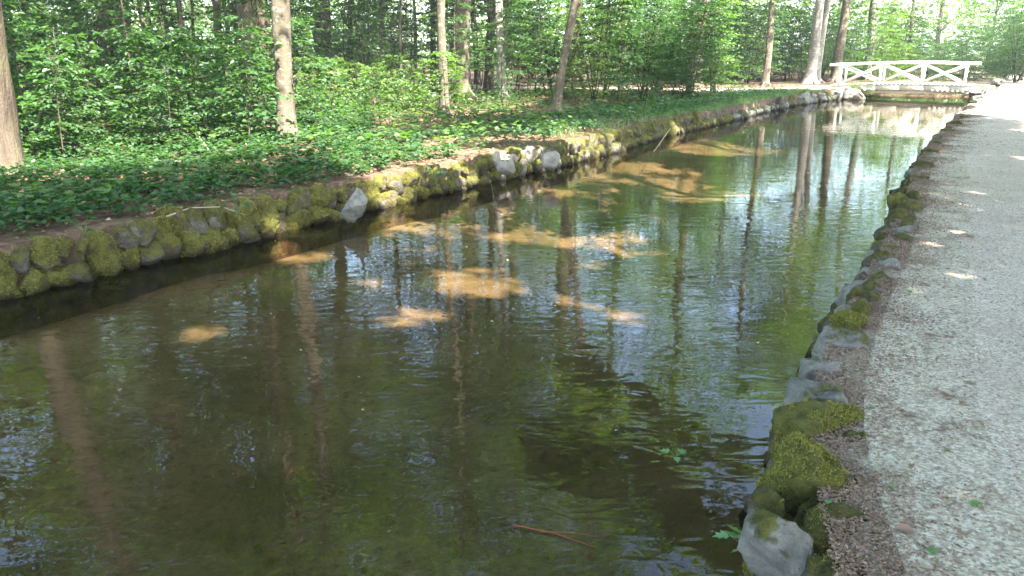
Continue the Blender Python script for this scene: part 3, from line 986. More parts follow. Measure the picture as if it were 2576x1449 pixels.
# saplings of the left wood; density follows the photograph: a thicket at left, open ground right of the slender trunks
cands = []
r = np.random.default_rng(33)
for _ in range(20000):
    x, y = r.uniform(-24, 8), r.uniform(10.5, 42)
    u = x / y
    if u < -.78 or side_dist(LB, [x], [y])[0] < 2.2: continue
    w = 0.0
    if u < -.27: w = 1.0 if y < 27 else .7
    elif u < -.08: w = .10 if y < 19 else .75
    elif u < .10: w = .02 if y < 21 else .16 if y < 28 else .7
    else: w = .05 if y < 22 else .8
    if side_dist(LB, [x], [y])[0] < 3.6: w *= .4
    if r.random() > w: continue
    if any((x - a) ** 2 + (y - b) ** 2 < (.75 if y < 25 else 1.3) ** 2 for a, b, _ in cands): continue
    if 4 < x < 17 and 31 < y < 40: continue
    if y > 23 and .062 < u < .10: continue
    if y > 24 and u < -.08 and r.random() < .6: continue
    if any((x - a) ** 2 + (y - b) ** 2 < .5 for a, b in taken): continue
    cands.append((x, y, u))
    if len(cands) >= 215: break
for x, y, u in cands:
    d = y
    if d < 11.8: kind, sz = 'low', 'low'
    elif u < -.27:
        kind, sz = ('mid', 'waist high') if r.random() < (.93 if d < 20 else .6) else ('tall', 'tall')
    elif u < -.08:
        kind, sz = (('low', 'low') if d < 19 else ('bright', 'bright green') if d < 27 else ('tall', 'tall'))
    else:
        kind, sz = ('low', 'low') if d < 25 else ('tall', 'tall')
    if kind == 'tall' and d < 16: kind, sz = 'mid', 'waist high'
    sc = r.uniform(.8, 1.2) * ((.95 if y < 19 else .8) if kind == 'mid' else 1)
    if d > 28:
        place_sap(kind, int(r.integers(0, len(SAP[kind]))), x, y, sc * 1.15, 'leafy sapling in the dim middle distance of the wood', 'leafy saplings in the middle distance')
    else:
        place_sap(kind, int(r.integers(0, len(SAP[kind]))), x, y, sc, auto_label(sz, x, y), 'saplings under the front trees')
# the dense bush overhanging the far bank, and the shrubs behind the side path
SH = [(2.7, 25.6, 1, .8, 'bright leafy shrub at the left end of the bank thicket'), (4.6, 27.6, 0, 1.0, 'tall shrub second from the left in the bank thicket'), (6.6, 29.4, 2, 1.0, 'tall shrub in the middle of the bank thicket'),
      (8.1, 31.2, 1, .95, 'bright shrub spreading toward the side path'), (3.6, 30.5, 2, 1.1, 'dark shrub behind the left end of the bank thicket'), (6.0, 33.2, 0, 1.1, 'tall shrub behind the middle of the bank thicket'),
      (5.9, 26.6, 0, .55, 'small shrub hanging low over the grassy bank'), (1.6, 31.8, 0, 1.0, 'rounded shrub between the leaning trunk and the thicket')]
for x, y, k_, s, lab in SH:
    place_sap('shrub', k_, x, y, s, lab, 'shrubs of the bank thicket', 'shrub', 'shrub')
r = np.random.default_rng(44)
n_ = 0
pts = []
for _ in range(5000):
    x, y = r.uniform(8, 52), r.uniform(41.5, 66)
    if y < 44 and x > 14: continue
    if x / y > .66 and y < 50: continue
    if any((x - a) ** 2 + (y - b) ** 2 < 2.2 ** 2 for a, b in pts): continue
    pts.append((x, y))
    place_sap('shrub', int(r.integers(0, 3)), x, y, r.uniform(.7, 1.25), 'leafy shrub in the bright thicket behind the bridge and side path', 'shrubs in the thicket behind the bridge', 'shrub', 'shrub')
    n_ += 1
    if n_ >= 85: break
r = np.random.default_rng(45)
for _ in range(60):
    x, y = r.uniform(-42, 12), r.uniform(42, 64)
    if .055 < x / y < .11 or -.12 < x / y < -.03: continue
    place_sap('shrub', int(r.integers(0, 3)), x, y, r.uniform(.6, 1.1), 'leafy shrub deep in the wood behind the trunks', 'shrubs deep in the wood', 'shrub', 'shrub')
# far wood: one mass of leaves that closes the view
r = np.random.default_rng(46)
n_ = 60000
ang = r.uniform(-.80, .86, n_)
dist = r.uniform(78, 120, n_)
x = dist * np.tan(ang) ; y = dist
z = r.uniform(0, 1, n_) ** 1.3 * 17
keep = fbm(np.c_[x * .10, z * .30, y * .05], 3) > .40 + .10 * (z > 6)
keep &= ~((x / y > .062) & (x / y < .100) & (z < 9))
P = np.c_[x, y, z][keep]
sz = r.uniform(.5, 1.0, len(P))
o = link('distant_wood', leaf_mesh('distant_wood', P, rand_dir(len(P), .4), rand_dir(len(P)) + [0, -.4, .7], sz, sz * .6, M['canopy']))
tag(o, 'hazy mass of leaves closing the view far behind the trees', kind='stuff')

# ------------------------------------------------------------------ ground cover, litter, grass
r = np.random.default_rng(50)
def scatter(n, x0, x1, y0, y1):
    x, y = r.uniform(x0, x1, n), r.uniform(y0, y1, n)
    return x, y, side_dist(LB, x, y)
x, y, dl = scatter(330000, -26, 12, 6, 34)
u = x / y
dens = np.where(u < -.18, 1.0, np.where(dl < 2.6, .75, np.where(u < .2, .22, .5))) * np.clip((dl - .12) / .35, 0, 1)
dens *= np.clip((fbm(np.c_[x * .9, y * .9], 3) - np.where(x / y < -.12, .22, .36)) * 5, .06, 1)
dens *= np.clip(1.5 - (y - 8) / 22, .22, 1) * (u > -.8)
dens = np.where((y > 31), 0, dens)
k = r.random(len(x)) < dens * .55
x, y = x[k], y[k]
# each plant carries three leaves
x = np.repeat(x, 3); y = np.repeat(y, 3)
n_ = len(x)
a = r.uniform(0, 6.28, n_)
hgt = np.repeat(r.uniform(.05, .20, n_ // 3), 3)
P = np.c_[x + np.cos(a) * .012, y + np.sin(a) * .012, gz(x, y) + hgt + r.normal(size=n_) * .01]
D = np.c_[np.cos(a), np.sin(a), r.normal(size=n_) * .2]
Nn = np.c_[r.normal(size=(n_, 2)) * .28, np.ones(n_)]
sz = r.uniform(.055, .095, n_)
print('cover leaves', n_)
o = link('ground_cover', leaf_mesh('ground_cover', P, D, Nn, sz, sz * .8, M['cover'], 'oval'))
tag(o, 'low three leaved green plants carpeting the far bank', kind='stuff')
x, y, dl = scatter(26000, -24, 8, 7, 32)
k = (dl > .4) & (x / y > -.8) & (fbm(np.c_[x * .6 + 30, y * .6], 3) > .47) & (r.random(len(x)) < .35)
x, y = np.repeat(x[k], 2), np.repeat(y[k], 2)
n_ = len(x)
sz = r.uniform(.08, .15, n_)
a = r.uniform(0, 6.28, n_)
o = link('maple_seedlings', leaf_mesh('maple_seedlings', np.c_[x, y, gz(x, y) + r.uniform(.12, .32, n_)], np.c_[np.cos(a), np.sin(a), r.normal(size=n_) * .2 - .1], np.c_[r.normal(size=(n_, 2)) * .25, np.ones(n_)], sz, sz, M['bush'], 'lobed', .1))
tag(o, 'paler lobed seedling leaves standing above the ground cover', kind='stuff')
x, y, dl = scatter(90000, -24, 14, 6, 36)
k = (dl > .15) & (x / y > -.8) & (r.random(len(x)) < np.clip(1.4 - (y - 7) / 26, .2, 1) * .62)
x, y = x[k], y[k]
n_ = len(x)
sz = r.uniform(.035, .075, n_)
P = np.c_[x, y, gz(x, y) + .008 + r.uniform(0, .02, n_)]
o = link('leaf_litter', leaf_mesh('leaf_litter', P, rand_dir(n_, .8, r), np.c_[r.normal(size=(n_, 2)) * .35, np.ones(n_)], sz, sz * .7, M['litter'], 'diamond', .3))
tag(o, 'brown dry leaves scattered on the forest floor', kind='stuff')
def blades(name, pts, hmin, hmax, w, mat, label, per=9, spread=.05, parent=None, lean=.35):
    pts = np.asarray(pts)
    P = np.repeat(pts, per, axis=0)
    n_ = len(P)
    P = P + np.c_[r.normal(size=(n_, 2)) * spread, np.zeros(n_)]
    D = np.c_[r.normal(size=(n_, 2)) * lean, np.ones(n_)]
    D /= np.linalg.norm(D, axis=1)[:, None]
    h = r.uniform(hmin, hmax, n_)
    S = np.c_[np.cos(r.uniform(0, 6.28, n_)), np.sin(r.uniform(0, 6.28, n_)), np.zeros(n_)] * w
    bend = np.c_[D[:, :2] * .6, np.zeros(n_)] * h[:, None]
    V = np.stack([P - S, P + S, P + D * h[:, None] * .55 + S * .7, P + D * h[:, None] * .55 - S * .7, P + D * h[:, None] + bend], 1)
    b = np.arange(n_)[:, None] * 5
    me = mesh_np(name, V.reshape(-1, 3), tri=b + np.array([[3, 2, 4]]), quad=b + np.array([[0, 1, 2, 3]]), mat=mat)
    return tag(link(name, me, parent), label, kind='stuff')
# grass along the sunny part of the bank and on the bank before the bridge
x, y, dl = scatter(60000, 0, 14, 12, 34)
k = (dl > .05) & (dl < 2.2) & (y > 14.5) & (r.random(len(x)) < np.where(y > 20, .35, .08) * np.clip(1.3 - dl / 2, 0, 1))
x, y = x[k], y[k]
k = side_dist(LB, x, y) > 0.05
blades('bank_grass', np.c_[x, y, gz(x, y)], .08, .26, .004, M['grass'], 'light green grass along the top of the far bank', 7)

x, y, dl = scatter(60000, 0, 13, 14, 33)
k = (dl > .1) & (dl < 3.0) & (r.random(len(x)) < np.where(y > 19, .5, .12) * np.clip(fbm(np.c_[x, y], 3) * 5 - 1.8, .05, 1))
x, y, dl = x[k], y[k], dl[k]
n_ = len(x)
hh = r.uniform(.05, 1, n_) * (.18 + .3 * np.clip(fbm(np.c_[x * .7, y * .7], 2) * 2 - .6, 0, 1))
sz = r.uniform(.05, .10, n_)
a = r.uniform(0, 6.28, n_)
x2, y2, dl2 = scatter(9000, -6, 10, 5, 30)
k = (dl2 > .06) & (dl2 < .34) & (fbm(np.c_[x2 * 1.6, y2 * 1.6], 3) > .50)
x2, y2, dl2 = x2[k], y2[k], dl2[k]
n2 = len(x2)
x = np.r_[x, x2]; y = np.r_[y, y2]
hh = np.r_[hh, r.uniform(-.02, .10, n2)]
sz = np.r_[sz, r.uniform(.04, .08, n2)]
a = np.r_[a, r.uniform(0, 6.28, n2)]
n_ = len(x)
o = link('bank_weeds', leaf_mesh('bank_weeds', np.c_[x, y, gz(x, y) + hh], np.c_[np.cos(a), np.sin(a), r.normal(size=n_) * .3], np.c_[r.normal(size=(n_, 2)) * .5, np.ones(n_)], sz, sz * .6, M['under'], 'oval'))
tag(o, 'leafy low weeds crowding the grassy bank toward the bridge', kind='stuff')

# ------------------------------------------------------------------ stones
def rock_mesh(seed, mat, sub=3, blocky=.34, rough=.27):
    import bmesh
    bm = bmesh.new()
    bmesh.ops.create_icosphere(bm, subdivisions=sub, radius=1)
    v = np.array([q.co[:] for q in bm.verts])
    f = np.array([[q.index for q in fc.verts] for fc in bm.faces])
    bm.free()
    rr = np.random.default_rng(seed)
    m = np.abs(v).max(1)
    v = v * (1 - blocky) + v / m[:, None] * blocky * .85
    for _ in range(9):                          # flat breaks
        nrm = rr.normal(size=3); nrm /= np.linalg.norm(nrm)
        d = v @ nrm
        lim = rr.uniform(.55, .8)
        v = v - np.outer(np.clip(d - lim, 0, None) * .92, nrm)
    nz = (fbm(v * 1.7 + seed * 3.1, 3) - .5)[:, None] * 2 * rough + (fbm(v * 4.2 + seed, 3) - .5)[:, None] * rough * .9
    v = v * (1 + nz)
    return mesh_np('stone', v, tri=f, mat=mat, smooth=True)
ROCK = {k_: [rock_mesh(700 + 20 * j + i, M[k_], 4 if k_ in ('stone_grey', 'stone_moss') else 3) for i in range(4)] for j, k_ in enumerate(['stone_grey', 'stone_half', 'stone_moss', 'stone_brown', 'stone_sunlit'])}
r = np.random.default_rng(60)
def put_stone(parent, kind, x, y, z, a, b, c, rz=None, tilt=.2, label=None):
    me = ROCK[kind][int(r.integers(0, 4))]
    o = link('stone', me, parent, (x, y, z), (r.normal() * tilt, r.normal() * tilt, r.uniform(0, 6.28) if rz is None else rz), (a, b, c))
    if label: o['label'] = label
    return o
edge = thing('stone_edging', 'row of low mossy stones edging the gravel path beside the water', 'stone edging')
RS = [ # px, py, width px, height px, kind, label
 (1976, 1385, 175, 180, 'stone_grey', 'flat topped grey stone nearest the viewer'), (1935, 1300, 80, 60, 'stone_half', None), (2013, 1205, 205, 150, 'stone_moss', 'yellow green moss hummock'),
 (2043, 1110, 250, 96, 'stone_moss', 'long slab thick with dark moss'), (2150, 1135, 80, 60, 'stone_half', None), (2087, 1016, 172, 100, 'stone_grey', 'large bare grey boulder'), (2020, 1040, 70, 40, 'stone_grey', None),
 (2080, 949, 108, 63, 'stone_grey', None), (2114, 889, 113, 60, 'stone_grey', 'rounded grey stone with a moss cap'), (2127, 839, 90, 55, 'stone_moss', None), (2160, 806, 86, 40, 'stone_moss', None),
 (2190, 779, 56, 34, 'stone_moss', None), (2160, 766, 50, 34, 'stone_half', None), (2194, 749, 60, 32, 'stone_half', None), (2200, 722, 52, 36, 'stone_moss', None), (2167, 712, 36, 30, 'stone_brown', None),
 (2237, 689, 48, 38, 'stone_grey', None), (2208, 669, 66, 50, 'stone_half', None), (2188, 659, 26, 24, 'stone_grey', None), (2247, 642, 48, 28, 'stone_half', None), (2207, 632, 40, 34, 'stone_half', None),
 (2267, 616, 60, 28, 'stone_moss', None), (2224, 599, 48, 26, 'stone_brown', None), (2280, 586, 60, 34, 'stone_moss', 'stone with bright yellow moss'), (2262, 559, 64, 26, 'stone_half', None), (2288, 539, 64, 32, 'stone_moss', None),
 (2258, 516, 50, 36, 'stone_moss', None), (2297, 512, 56, 30, 'stone_moss', None), (2270, 486, 34, 26, 'stone_brown', None), (2308, 460, 44, 24, 'stone_half', None), (2322, 430, 46, 28, 'stone_moss', None),
 (2347, 392, 44, 26, 'stone_moss', None), (2354, 370, 30, 22, 'stone_half', None), (2382, 337, 36, 16, 'stone_moss', None), (2410, 320, 32, 28, 'stone_half', None), (2420, 303, 22, 18, 'stone_half', None),
 (2440, 279, 30, 24, 'stone_brown', None), (2447, 263, 24, 20, 'stone_brown', None)]
for px, py, wp, hp, kd, lab in RS:
    if kd == 'stone_moss' and py < 800: kd = r.choice(['stone_half', 'stone_half', 'stone_moss'])
    x, y = unproj(px, py, -.06)
    dd = depth_of(x, y)
    a = wp / FPX * dd / 2
    # flush with the path behind, foot in the water
    put_stone(edge, kd, x, y, -.085, a * 1.28, a * r.uniform(1.05, 1.25), min(.19, .12 + a * .45), tilt=.1, label=lab)
# filler row below, at the water line
for q in np.arange(42.0, 42 + 42, .26):
    i = int(np.interp(q, [40, 115], [40, 190]))
ds = np.r_[0, np.cumsum(np.linalg.norm(np.diff(RB, axis=0), axis=1))]
s0 = ds[np.argmin(np.hypot(RB[:, 0] - .93, RB[:, 1] - 2.3))] - 2.0
q = s0
while q < s0 + 46:
    x, y = np.interp(q, ds, RB[:, 0]), np.interp(q, ds, RB[:, 1])
    sz = r.uniform(.12, .2)
    kd = r.choice(['stone_half', 'stone_moss', 'stone_brown', 'stone_half'])
    put_stone(edge, kd, x - NL[0] * .11, y - NL[1] * .11, -.38 + r.uniform(-.04, .03), sz, sz, sz * .9)
    if True:
        put_stone(edge, r.choice(['stone_half', 'stone_grey', 'stone_grey']), x - NL[0] * .23, y - NL[1] * .23, -.15 + r.uniform(-.04, .03), sz, sz, sz * .85)
    q += sz * 1.5
# far bank: two courses of mossy lumps
wall = thing('stone_bank', 'low wall of moss grown rubble stones holding the far bank', 'stone wall')
ds = np.r_[0, np.cumsum(np.linalg.norm(np.diff(LB, axis=0), axis=1))]
s0 = ds[np.argmin(np.hypot(LB[:, 0] - Lp[0][0], LB[:, 1] - Lp[0][1]))] - 2.5
for row, (zc, off, smin, smax) in enumerate([(-.36, .05, .14, .21), (-.15, .12, .13, .20)]):
    q = s0
    while q < s0 + 50:
        x, y = np.interp(q, ds, LB[:, 0]), np.interp(q, ds, LB[:, 1])
        sz = r.uniform(smin, smax)
        d_ = q - s0
        if 9.5 < d_ < 11.6 + 3 and row == 1: kd = r.choice(['stone_moss', 'stone_moss', 'stone_half'])
        else: kd = r.choice(['stone_half', 'stone_moss', 'stone_moss', 'stone_half', 'stone_moss', 'stone_moss'])
        px_ = 1288 + FPX * x / depth_of(x, y)
        if 1245 < px_ < 1420 and r.random() < .4: kd = 'stone_sunlit'  # sunny stretch of the wall, painted with the lighter stone
        if d_ > 24: kd = r.choice(['stone_half', 'stone_grey'])
        sc_z = .85 + .3 * r.random()
        if not (d_ > 21 and d_ < 33 and row == 1):
            put_stone(wall, kd, x + NL[0] * (off + r.uniform(-.05, .05)), y + NL[1] * (off + r.uniform(-.05, .05)), zc + r.uniform(-.04, .05), sz, sz * .95, sz * sc_z, tilt=.3)
        q += sz * (1.2 if d_ < 30 else 1.75)
x, y = unproj(884, 520, -.15)
put_stone(wall, 'stone_grey', x + .02, y + .05, -.16, .14, .13, .25, 0.4, .3, 'pale grey pointed stone standing upright in the far bank')
for px, py, s, lab in [(1275, 405, .17, 'rounded stone coloured bright as if in the sun'), (1385, 392, .2, 'largest stone coloured pale as if sunlit')]:
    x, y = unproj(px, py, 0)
    put_stone(wall, 'stone_sunlit', x, y, -.10, s, s * .9, s * .9, label=lab)
# bigger dark boulders towards the bridge
for px, py, s in [(1985, 250, .3), (2020, 246, .42), (2050, 240, .4), (2075, 238, .35), (2100, 236, .5), (2128, 232, .55), (2150, 236, .5), (1965, 258, .25)]:
    x, y = unproj(px, py, -.15)
    put_stone(wall, 'stone_grey' if s > .38 else 'stone_half', x, y, -.22, s, s * .8, .33)
x, y = unproj(2437, 210, 0.0)
tag(link('boulder', ROCK['stone_grey'][1], None, (x + 1.0, y - 1.0, .08), (0, 0, .3), (.38, .3, .24)), 'single grey boulder on the ground at the right end of the bridge', 'boulder')

# moss cushions on the nearest stones
bpy.context.view_layer.update()
def moss_points(parent, ymax, dens):
    mp = []
    for o_ in list(parent.children):
        if o_.location.y < ymax and o_.data.materials[0] in (M['stone_moss'], M['stone_half'], M['stone_grey']):
            me = o_.data
            co = np.empty(len(me.vertices) * 3, np.float32); me.vertices.foreach_get('co', co); co = co.reshape(-1, 3)
            tr = np.empty(len(me.polygons) * 3, np.int32); me.polygons.foreach_get('vertices', tr); tr = tr.reshape(-1, 3)
            Wm = np.array((Matrix.LocRotScale(o_.location, o_.rotation_euler, o_.scale)))
            w = co @ Wm[:3, :3].T + Wm[:3, 3]
            a_, b_, c_ = w[tr[:, 0]], w[tr[:, 1]], w[tr[:, 2]]
            nr_ = np.cross(b_ - a_, c_ - a_)
            ar = np.linalg.norm(nr_, axis=1) / 2
            nz_ = nr_[:, 2] / (ar * 2 + 1e-9)
            full = o_.data.materials[0] == M['stone_moss']
            k_ = 20000 if full else 5000 if o_.data.materials[0] == M['stone_half'] else 1200
            pick = r.choice(len(tr), int(k_ * dens * ar.sum()) + 1, p=ar / ar.sum())
            u_, v_ = r.random(len(pick)), r.random(len(pick))
            sw = u_ + v_ > 1
            u_[sw], v_[sw] = 1 - u_[sw], 1 - v_[sw]
            pt = a_[pick] + (b_ - a_)[pick] * u_[:, None] + (c_ - a_)[pick] * v_[:, None]
            kk = (nz_[pick] > (-.1 if full else .35)) & (fbm(pt * 7, 3) > (.40 if full else .55))
            mp.append(pt[kk])
    return np.concatenate(mp)
blades('moss', moss_points(edge, 6.5, .9), .004, .015, .0022, M['moss_blade'], None, 2, .005, edge, .7)
blades('moss', moss_points(wall, 13.5, .22), .006, .022, .0035, M['moss_blade'], None, 2, .01, wall, .9)

# ------------------------------------------------------------------ path details
r = np.random.default_rng(70)
n_ = 26000
yy = 1.0 + 7.5 * r.random(n_) ** 1.7
xx = r.uniform(-.5, 6.5, n_)
dr = -side_dist(RB, xx, yy)
k = (dr > .16) & (dr < 3.9)
xx, yy = xx[k], yy[k]
n_ = len(xx)
sz = r.uniform(.002, .0055, n_) * (1 + yy * .10)
oc = np.array([[1, 0, 0], [-1, 0, 0], [0, 1, 0], [0, -1, 0], [0, 0, .7], [0, 0, -.7]], float)
V = np.c_[xx, yy, gz(xx, yy) + .005 + sz * .3][:, None] + oc[None] * sz[:, None, None] * r.uniform(.6, 1.3, (n_, 6, 1))
F = np.array([[0, 2, 4], [2, 1, 4], [1, 3, 4], [3, 0, 4], [2, 0, 5], [1, 2, 5], [3, 1, 5], [0, 3, 5]])
o = link('loose_gravel', mesh_np('loose_gravel', V.reshape(-1, 3), tri=(np.arange(n_)[:, None, None] * 6 + F).reshape(-1, 3), mat=M['pebble']))
tag(o, 'small pale loose stones lying on the gravel path', kind='stuff')
dsr = np.r_[0, np.cumsum(np.linalg.norm(np.diff(RB, axis=0), axis=1))]
sr0 = dsr[np.argmin(np.hypot(RB[:, 0] - .93, RB[:, 1] - 2.3))] - 1.5
n_ = 130000
q_ = sr0 + 24 * r.random(n_) ** 1.8
dr = .16 + np.where(r.random(n_) < .86, np.abs(r.normal(size=n_)) * .26, r.random(n_) * 3.6)
xx = np.interp(q_, dsr, RB[:, 0]) - NL[0] * dr
yy = np.interp(q_, dsr, RB[:, 1]) - NL[1] * dr
k = (dr < 3.9) & (yy > .7) & (r.random(n_) < np.clip(fbm(np.c_[xx * 2.5, yy * 2.5], 3) * 4 - 1.3, .12, 1))
xx, yy = xx[k], yy[k]
n_ = len(xx)
sz = r.uniform(.007, .019, n_) * (1 + yy * .04)
o = link('path_debris', leaf_mesh('path_debris', np.c_[xx, yy, gz(xx, yy) + .008], rand_dir(n_, .85, r), np.c_[r.normal(size=(n_, 2)) * .4, np.ones(n_)], sz, sz * .5, M['flake'], 'diamond', .3))
tag(o, 'brown bud scales and crumbs gathered along the path edge', kind='stuff')
n_ = 260
q_ = sr0 + 20 * r.random(n_) ** 1.6
dr = .35 + 3.4 * r.random(n_) ** 1.5
xx = np.interp(q_, dsr, RB[:, 0]) - NL[0] * dr
yy = np.interp(q_, dsr, RB[:, 1]) - NL[1] * dr
sz = r.uniform(.018, .045, n_)
h_ = n_ // 3
for nm_, a_, b_, m_k in (('dry_path_leaves', 0, 2 * h_, 'litter'), ('green_path_leaves', 2 * h_, n_, 'grass')):
    P = np.c_[xx, yy, gz(xx, yy) + .012][a_:b_]
    o = link(nm_, leaf_mesh(nm_, P, rand_dir(len(P), .9, r), np.c_[r.normal(size=(len(P), 2)) * .3, np.ones(len(P))], sz[a_:b_], sz[a_:b_] * .55, M[m_k], 'oval'))
    tag(o, ('brown' if a_ == 0 else 'yellow green') + ' little leaves dropped over the gravel path', kind='stuff')
def small_leaf(px, py, ln, ang, mat, shape, label, name='fallen_leaf', z=0.0):
    x, y = unproj(px, py, z)
    z0 = z + float(gz(x, y)[0]) + .012 if z == 0 else z
    me = leaf_mesh(name, np.zeros((1, 3)), np.array([[1., 0, .05]]), np.array([[.1, .1, 1.]]), ln, ln * .75, mat, shape, .15)
    return tag(link(name, me, None, (x, y, z0), (0, 0, ang)), label, 'leaf', 'single leaves lying on the gravel path')
small_leaf(2440, 1282, .055, .3, M['weed'], 'oval', 'pale green leaf lying alone on the gravel')
small_leaf(2200, 1035, .035, 2.6, M['weed'], 'oval', 'narrow green leaf right of the large grey boulder')
small_leaf(2300, 1350, .07, 2.9, M['flake'], 'oval', 'tan dry leaf low on the gravel path')
small_leaf(2430, 968, .05, .5, M['flake'], 'lobed', 'pinkish tan dry leaf beyond the pale green one')
small_leaf(2185, 1207, .045, .1, M['litter'], 'lobed', 'brown curled leaf in the debris beside the moss hummock')
small_leaf(2345, 1410, .05, 1.2, M['grass'], 'oval', 'yellowish leaf at the bottom of the path')
small_leaf(2080, 1280, .035, 1.0, M['weed'], 'oval', 'small light green leaf beside the mossy hummock')
small_leaf(2412, 1022, .04, .2, M['litter'], 'oval', 'rust coloured leaf in the middle of the path')
small_leaf(2280, 735, .06, .2, M['weed'], 'lobed', 'whitish green leaf beside the far stones')
def stick(pts, r0, mat, label, group=None, name='twig', forks=()):
    mb = MB()
    pts = np.array(pts, float)
    c = pts[0].copy()
    mb.tube(pts - c, np.linspace(r0, r0 * .45, len(pts)), 6)
    for f in forks:
        mb.tube(np.array(f) - c, np.linspace(r0 * .5, r0 * .2, len(f)), 5)
    return tag(link(name, mb.mesh(name, mat, True), None, tuple(c)), label, 'twig', group)
def G(px, py, h=0.01, z=0.0):
    x, y = unproj(px, py, z)
    return (x, y, z + h)
stick([G(2380, 1370), G(2410, 1385, .02), G(2435, 1398)], .003, M['twig'], 'short curved twig low on the gravel')
stick([G(2230, 1318), G(2250, 1306, .015), G(2290, 1310)], .003, M['twig'], 'thin bent twig near the moss hummock')
stick([G(2300, 1180), G(2335, 1205, .01)], .0025, M['twig'], 'tiny straight twig on the path beside the debris')
stick([G(420, 552, .03), G(480, 535, .05), G(560, 532, .05), G(615, 545, .02)], .009, M['dead_stick'], 'long stick lying on the soil of the far bank')
stick([G(1222, 432, .02), G(1236, 446, -.1), G(1252, 470, -.42)], .006, M['twig'], 'thin stick leaning from the far bank into the water')
stick([G(1690, 328, .1), G(1660, 343, -.15), G(1620, 362, -.42)], .008, M['twig'], 'forked dead branch dipping into the water beside the grassy bank', forks=[[G(1660, 343, -.15), G(1672, 362, -.4)]])
stick([G(600, 450, .02), G(520, 480, .2), G(480, 500, .03)], .01, M['dead_stick'], 'thin dead stick among the ground cover')
stick([G(430, 345, .02), G(500, 380, .3), G(560, 430, .03)], .015, M['dead_stick'], 'dead stick leaning in the saplings')
stick([G(1290, 1325, .01, WATER_Z), G(1400, 1345, .006, WATER_Z), G(1500, 1380, .004, WATER_Z)], .0028, M['red_stem'], 'thin red twig floating on the water near the viewer')
stick([G(1360, 1340, .005, WATER_Z), G(1440, 1350, .02, WATER_Z), G(1530, 1352, .0, WATER_Z)], .0018, M['red_stem'], 'fine red twig crossing the floating one')

n_ = 420
qs, qt = r.uniform(0, 40, n_) ** 1.0, r.uniform(.03, .97, n_)
qs = np.where(r.random(n_) < .6, r.uniform(26, 40, n_), qs)
fx = np.interp(qs + l0 - 4, ls, LB[:, 0]) * (1 - qt) + np.interp(qs + l0 - 4, ls, RBi[:, 0]) * qt
fy = np.interp(qs + l0 - 4, ls, LB[:, 1]) * (1 - qt) + np.interp(qs + l0 - 4, ls, RBi[:, 1]) * qt
sz = r.uniform(.012, .035, n_) * (1 + (fy > 20) * .8)
o = link('floating_bits', leaf_mesh('floating_bits', np.c_[fx, fy, np.full(n_, WATER_Z + .004)], rand_dir(n_, .98, r), np.c_[r.normal(size=(n_, 2)) * .1, np.ones(n_)], sz, sz * .7, M['pebble_leaf'], 'oval'))
tag(o, 'pale petals and leaf bits floating on the water', kind='stuff')
# plants on stones
def weed(name, x, y, z, n_, ln, spread, label, mat='weed', shape='lobed', seed=0, up=.5):
    rr = np.random.default_rng(seed)
    t = thing(name, label, 'plant', (x, y, z))
    mb = MB()
    P, D = [], []
    for i in range(n_):
        a = rr.uniform(0, 6.28)
        e = np.array([math.cos(a) * spread * rr.uniform(.3, 1), math.sin(a) * spread * rr.uniform(.3, 1), up * spread * rr.uniform(.5, 1.6)])
        mb.tube([(0, 0, -.02), e * [.4, .4, .7], e], [.003, .002, .0015], 4)
        P.append(e)
        D.append([math.cos(a), math.sin(a), -.1])
    link('stem', mb.mesh('stem', M['stem_green'], True), t)
    nn_ = np.c_[rr.normal(size=(n_, 2)) * .3, np.ones(n_)]
    l_ = ln * rr.uniform(.7, 1.2, n_)
    k = 0
    for i in range(n_):
        me = leaf_mesh('leaf', np.array([P[i]]), np.array([D[i]]), nn_[i:i + 1], l_[i], l_[i] * .95, M[mat], shape, .12)
        link('leaf', me, t)
    return t
x, y = unproj(1890, 1395, -.2)
weed('weed', x, y, -.25, 7, .075, .10, 'lobed green weed hanging beside the nearest grey stone', seed=1, up=.9)
x, y = unproj(1985, 1150, .04)
weed('weed', x + .02, y, .04, 6, .03, .035, 'small clover like plant on the moss slab', shape='oval', seed=2)
x, y = unproj(1700, 1150, WATER_Z)
weed('weed', x, y, WATER_Z, 4, .05, .05, 'pale leaves poking out of the water beside the moss slab', shape='lobed', seed=3, up=.3)
x, y = unproj(2118, 205, 0)
t = place_sap('bright', 0, 15.9, 36.3, .8, 'bright broad leaved plant at the left end of the bridge', None, 'weed', 'plant')
t = place_sap('bright', 1, 16.4, 36.0, .45, 'low leafy plant hanging over the bridge abutment', None, 'weed', 'plant', z=-.3)
for i, (px, py, lab) in enumerate([(215, 600, 'seedling on the mossy bank at far left'), (1090, 452, 'seedling above the moss mounds'), (600, 545, 'seedling beside the long pale stick')]):
    x, y = unproj(px, py, 0)
    weed('seedling', x, y, .03, 9, .07, .12, lab, 'cover', 'oval', 10 + i, .8)

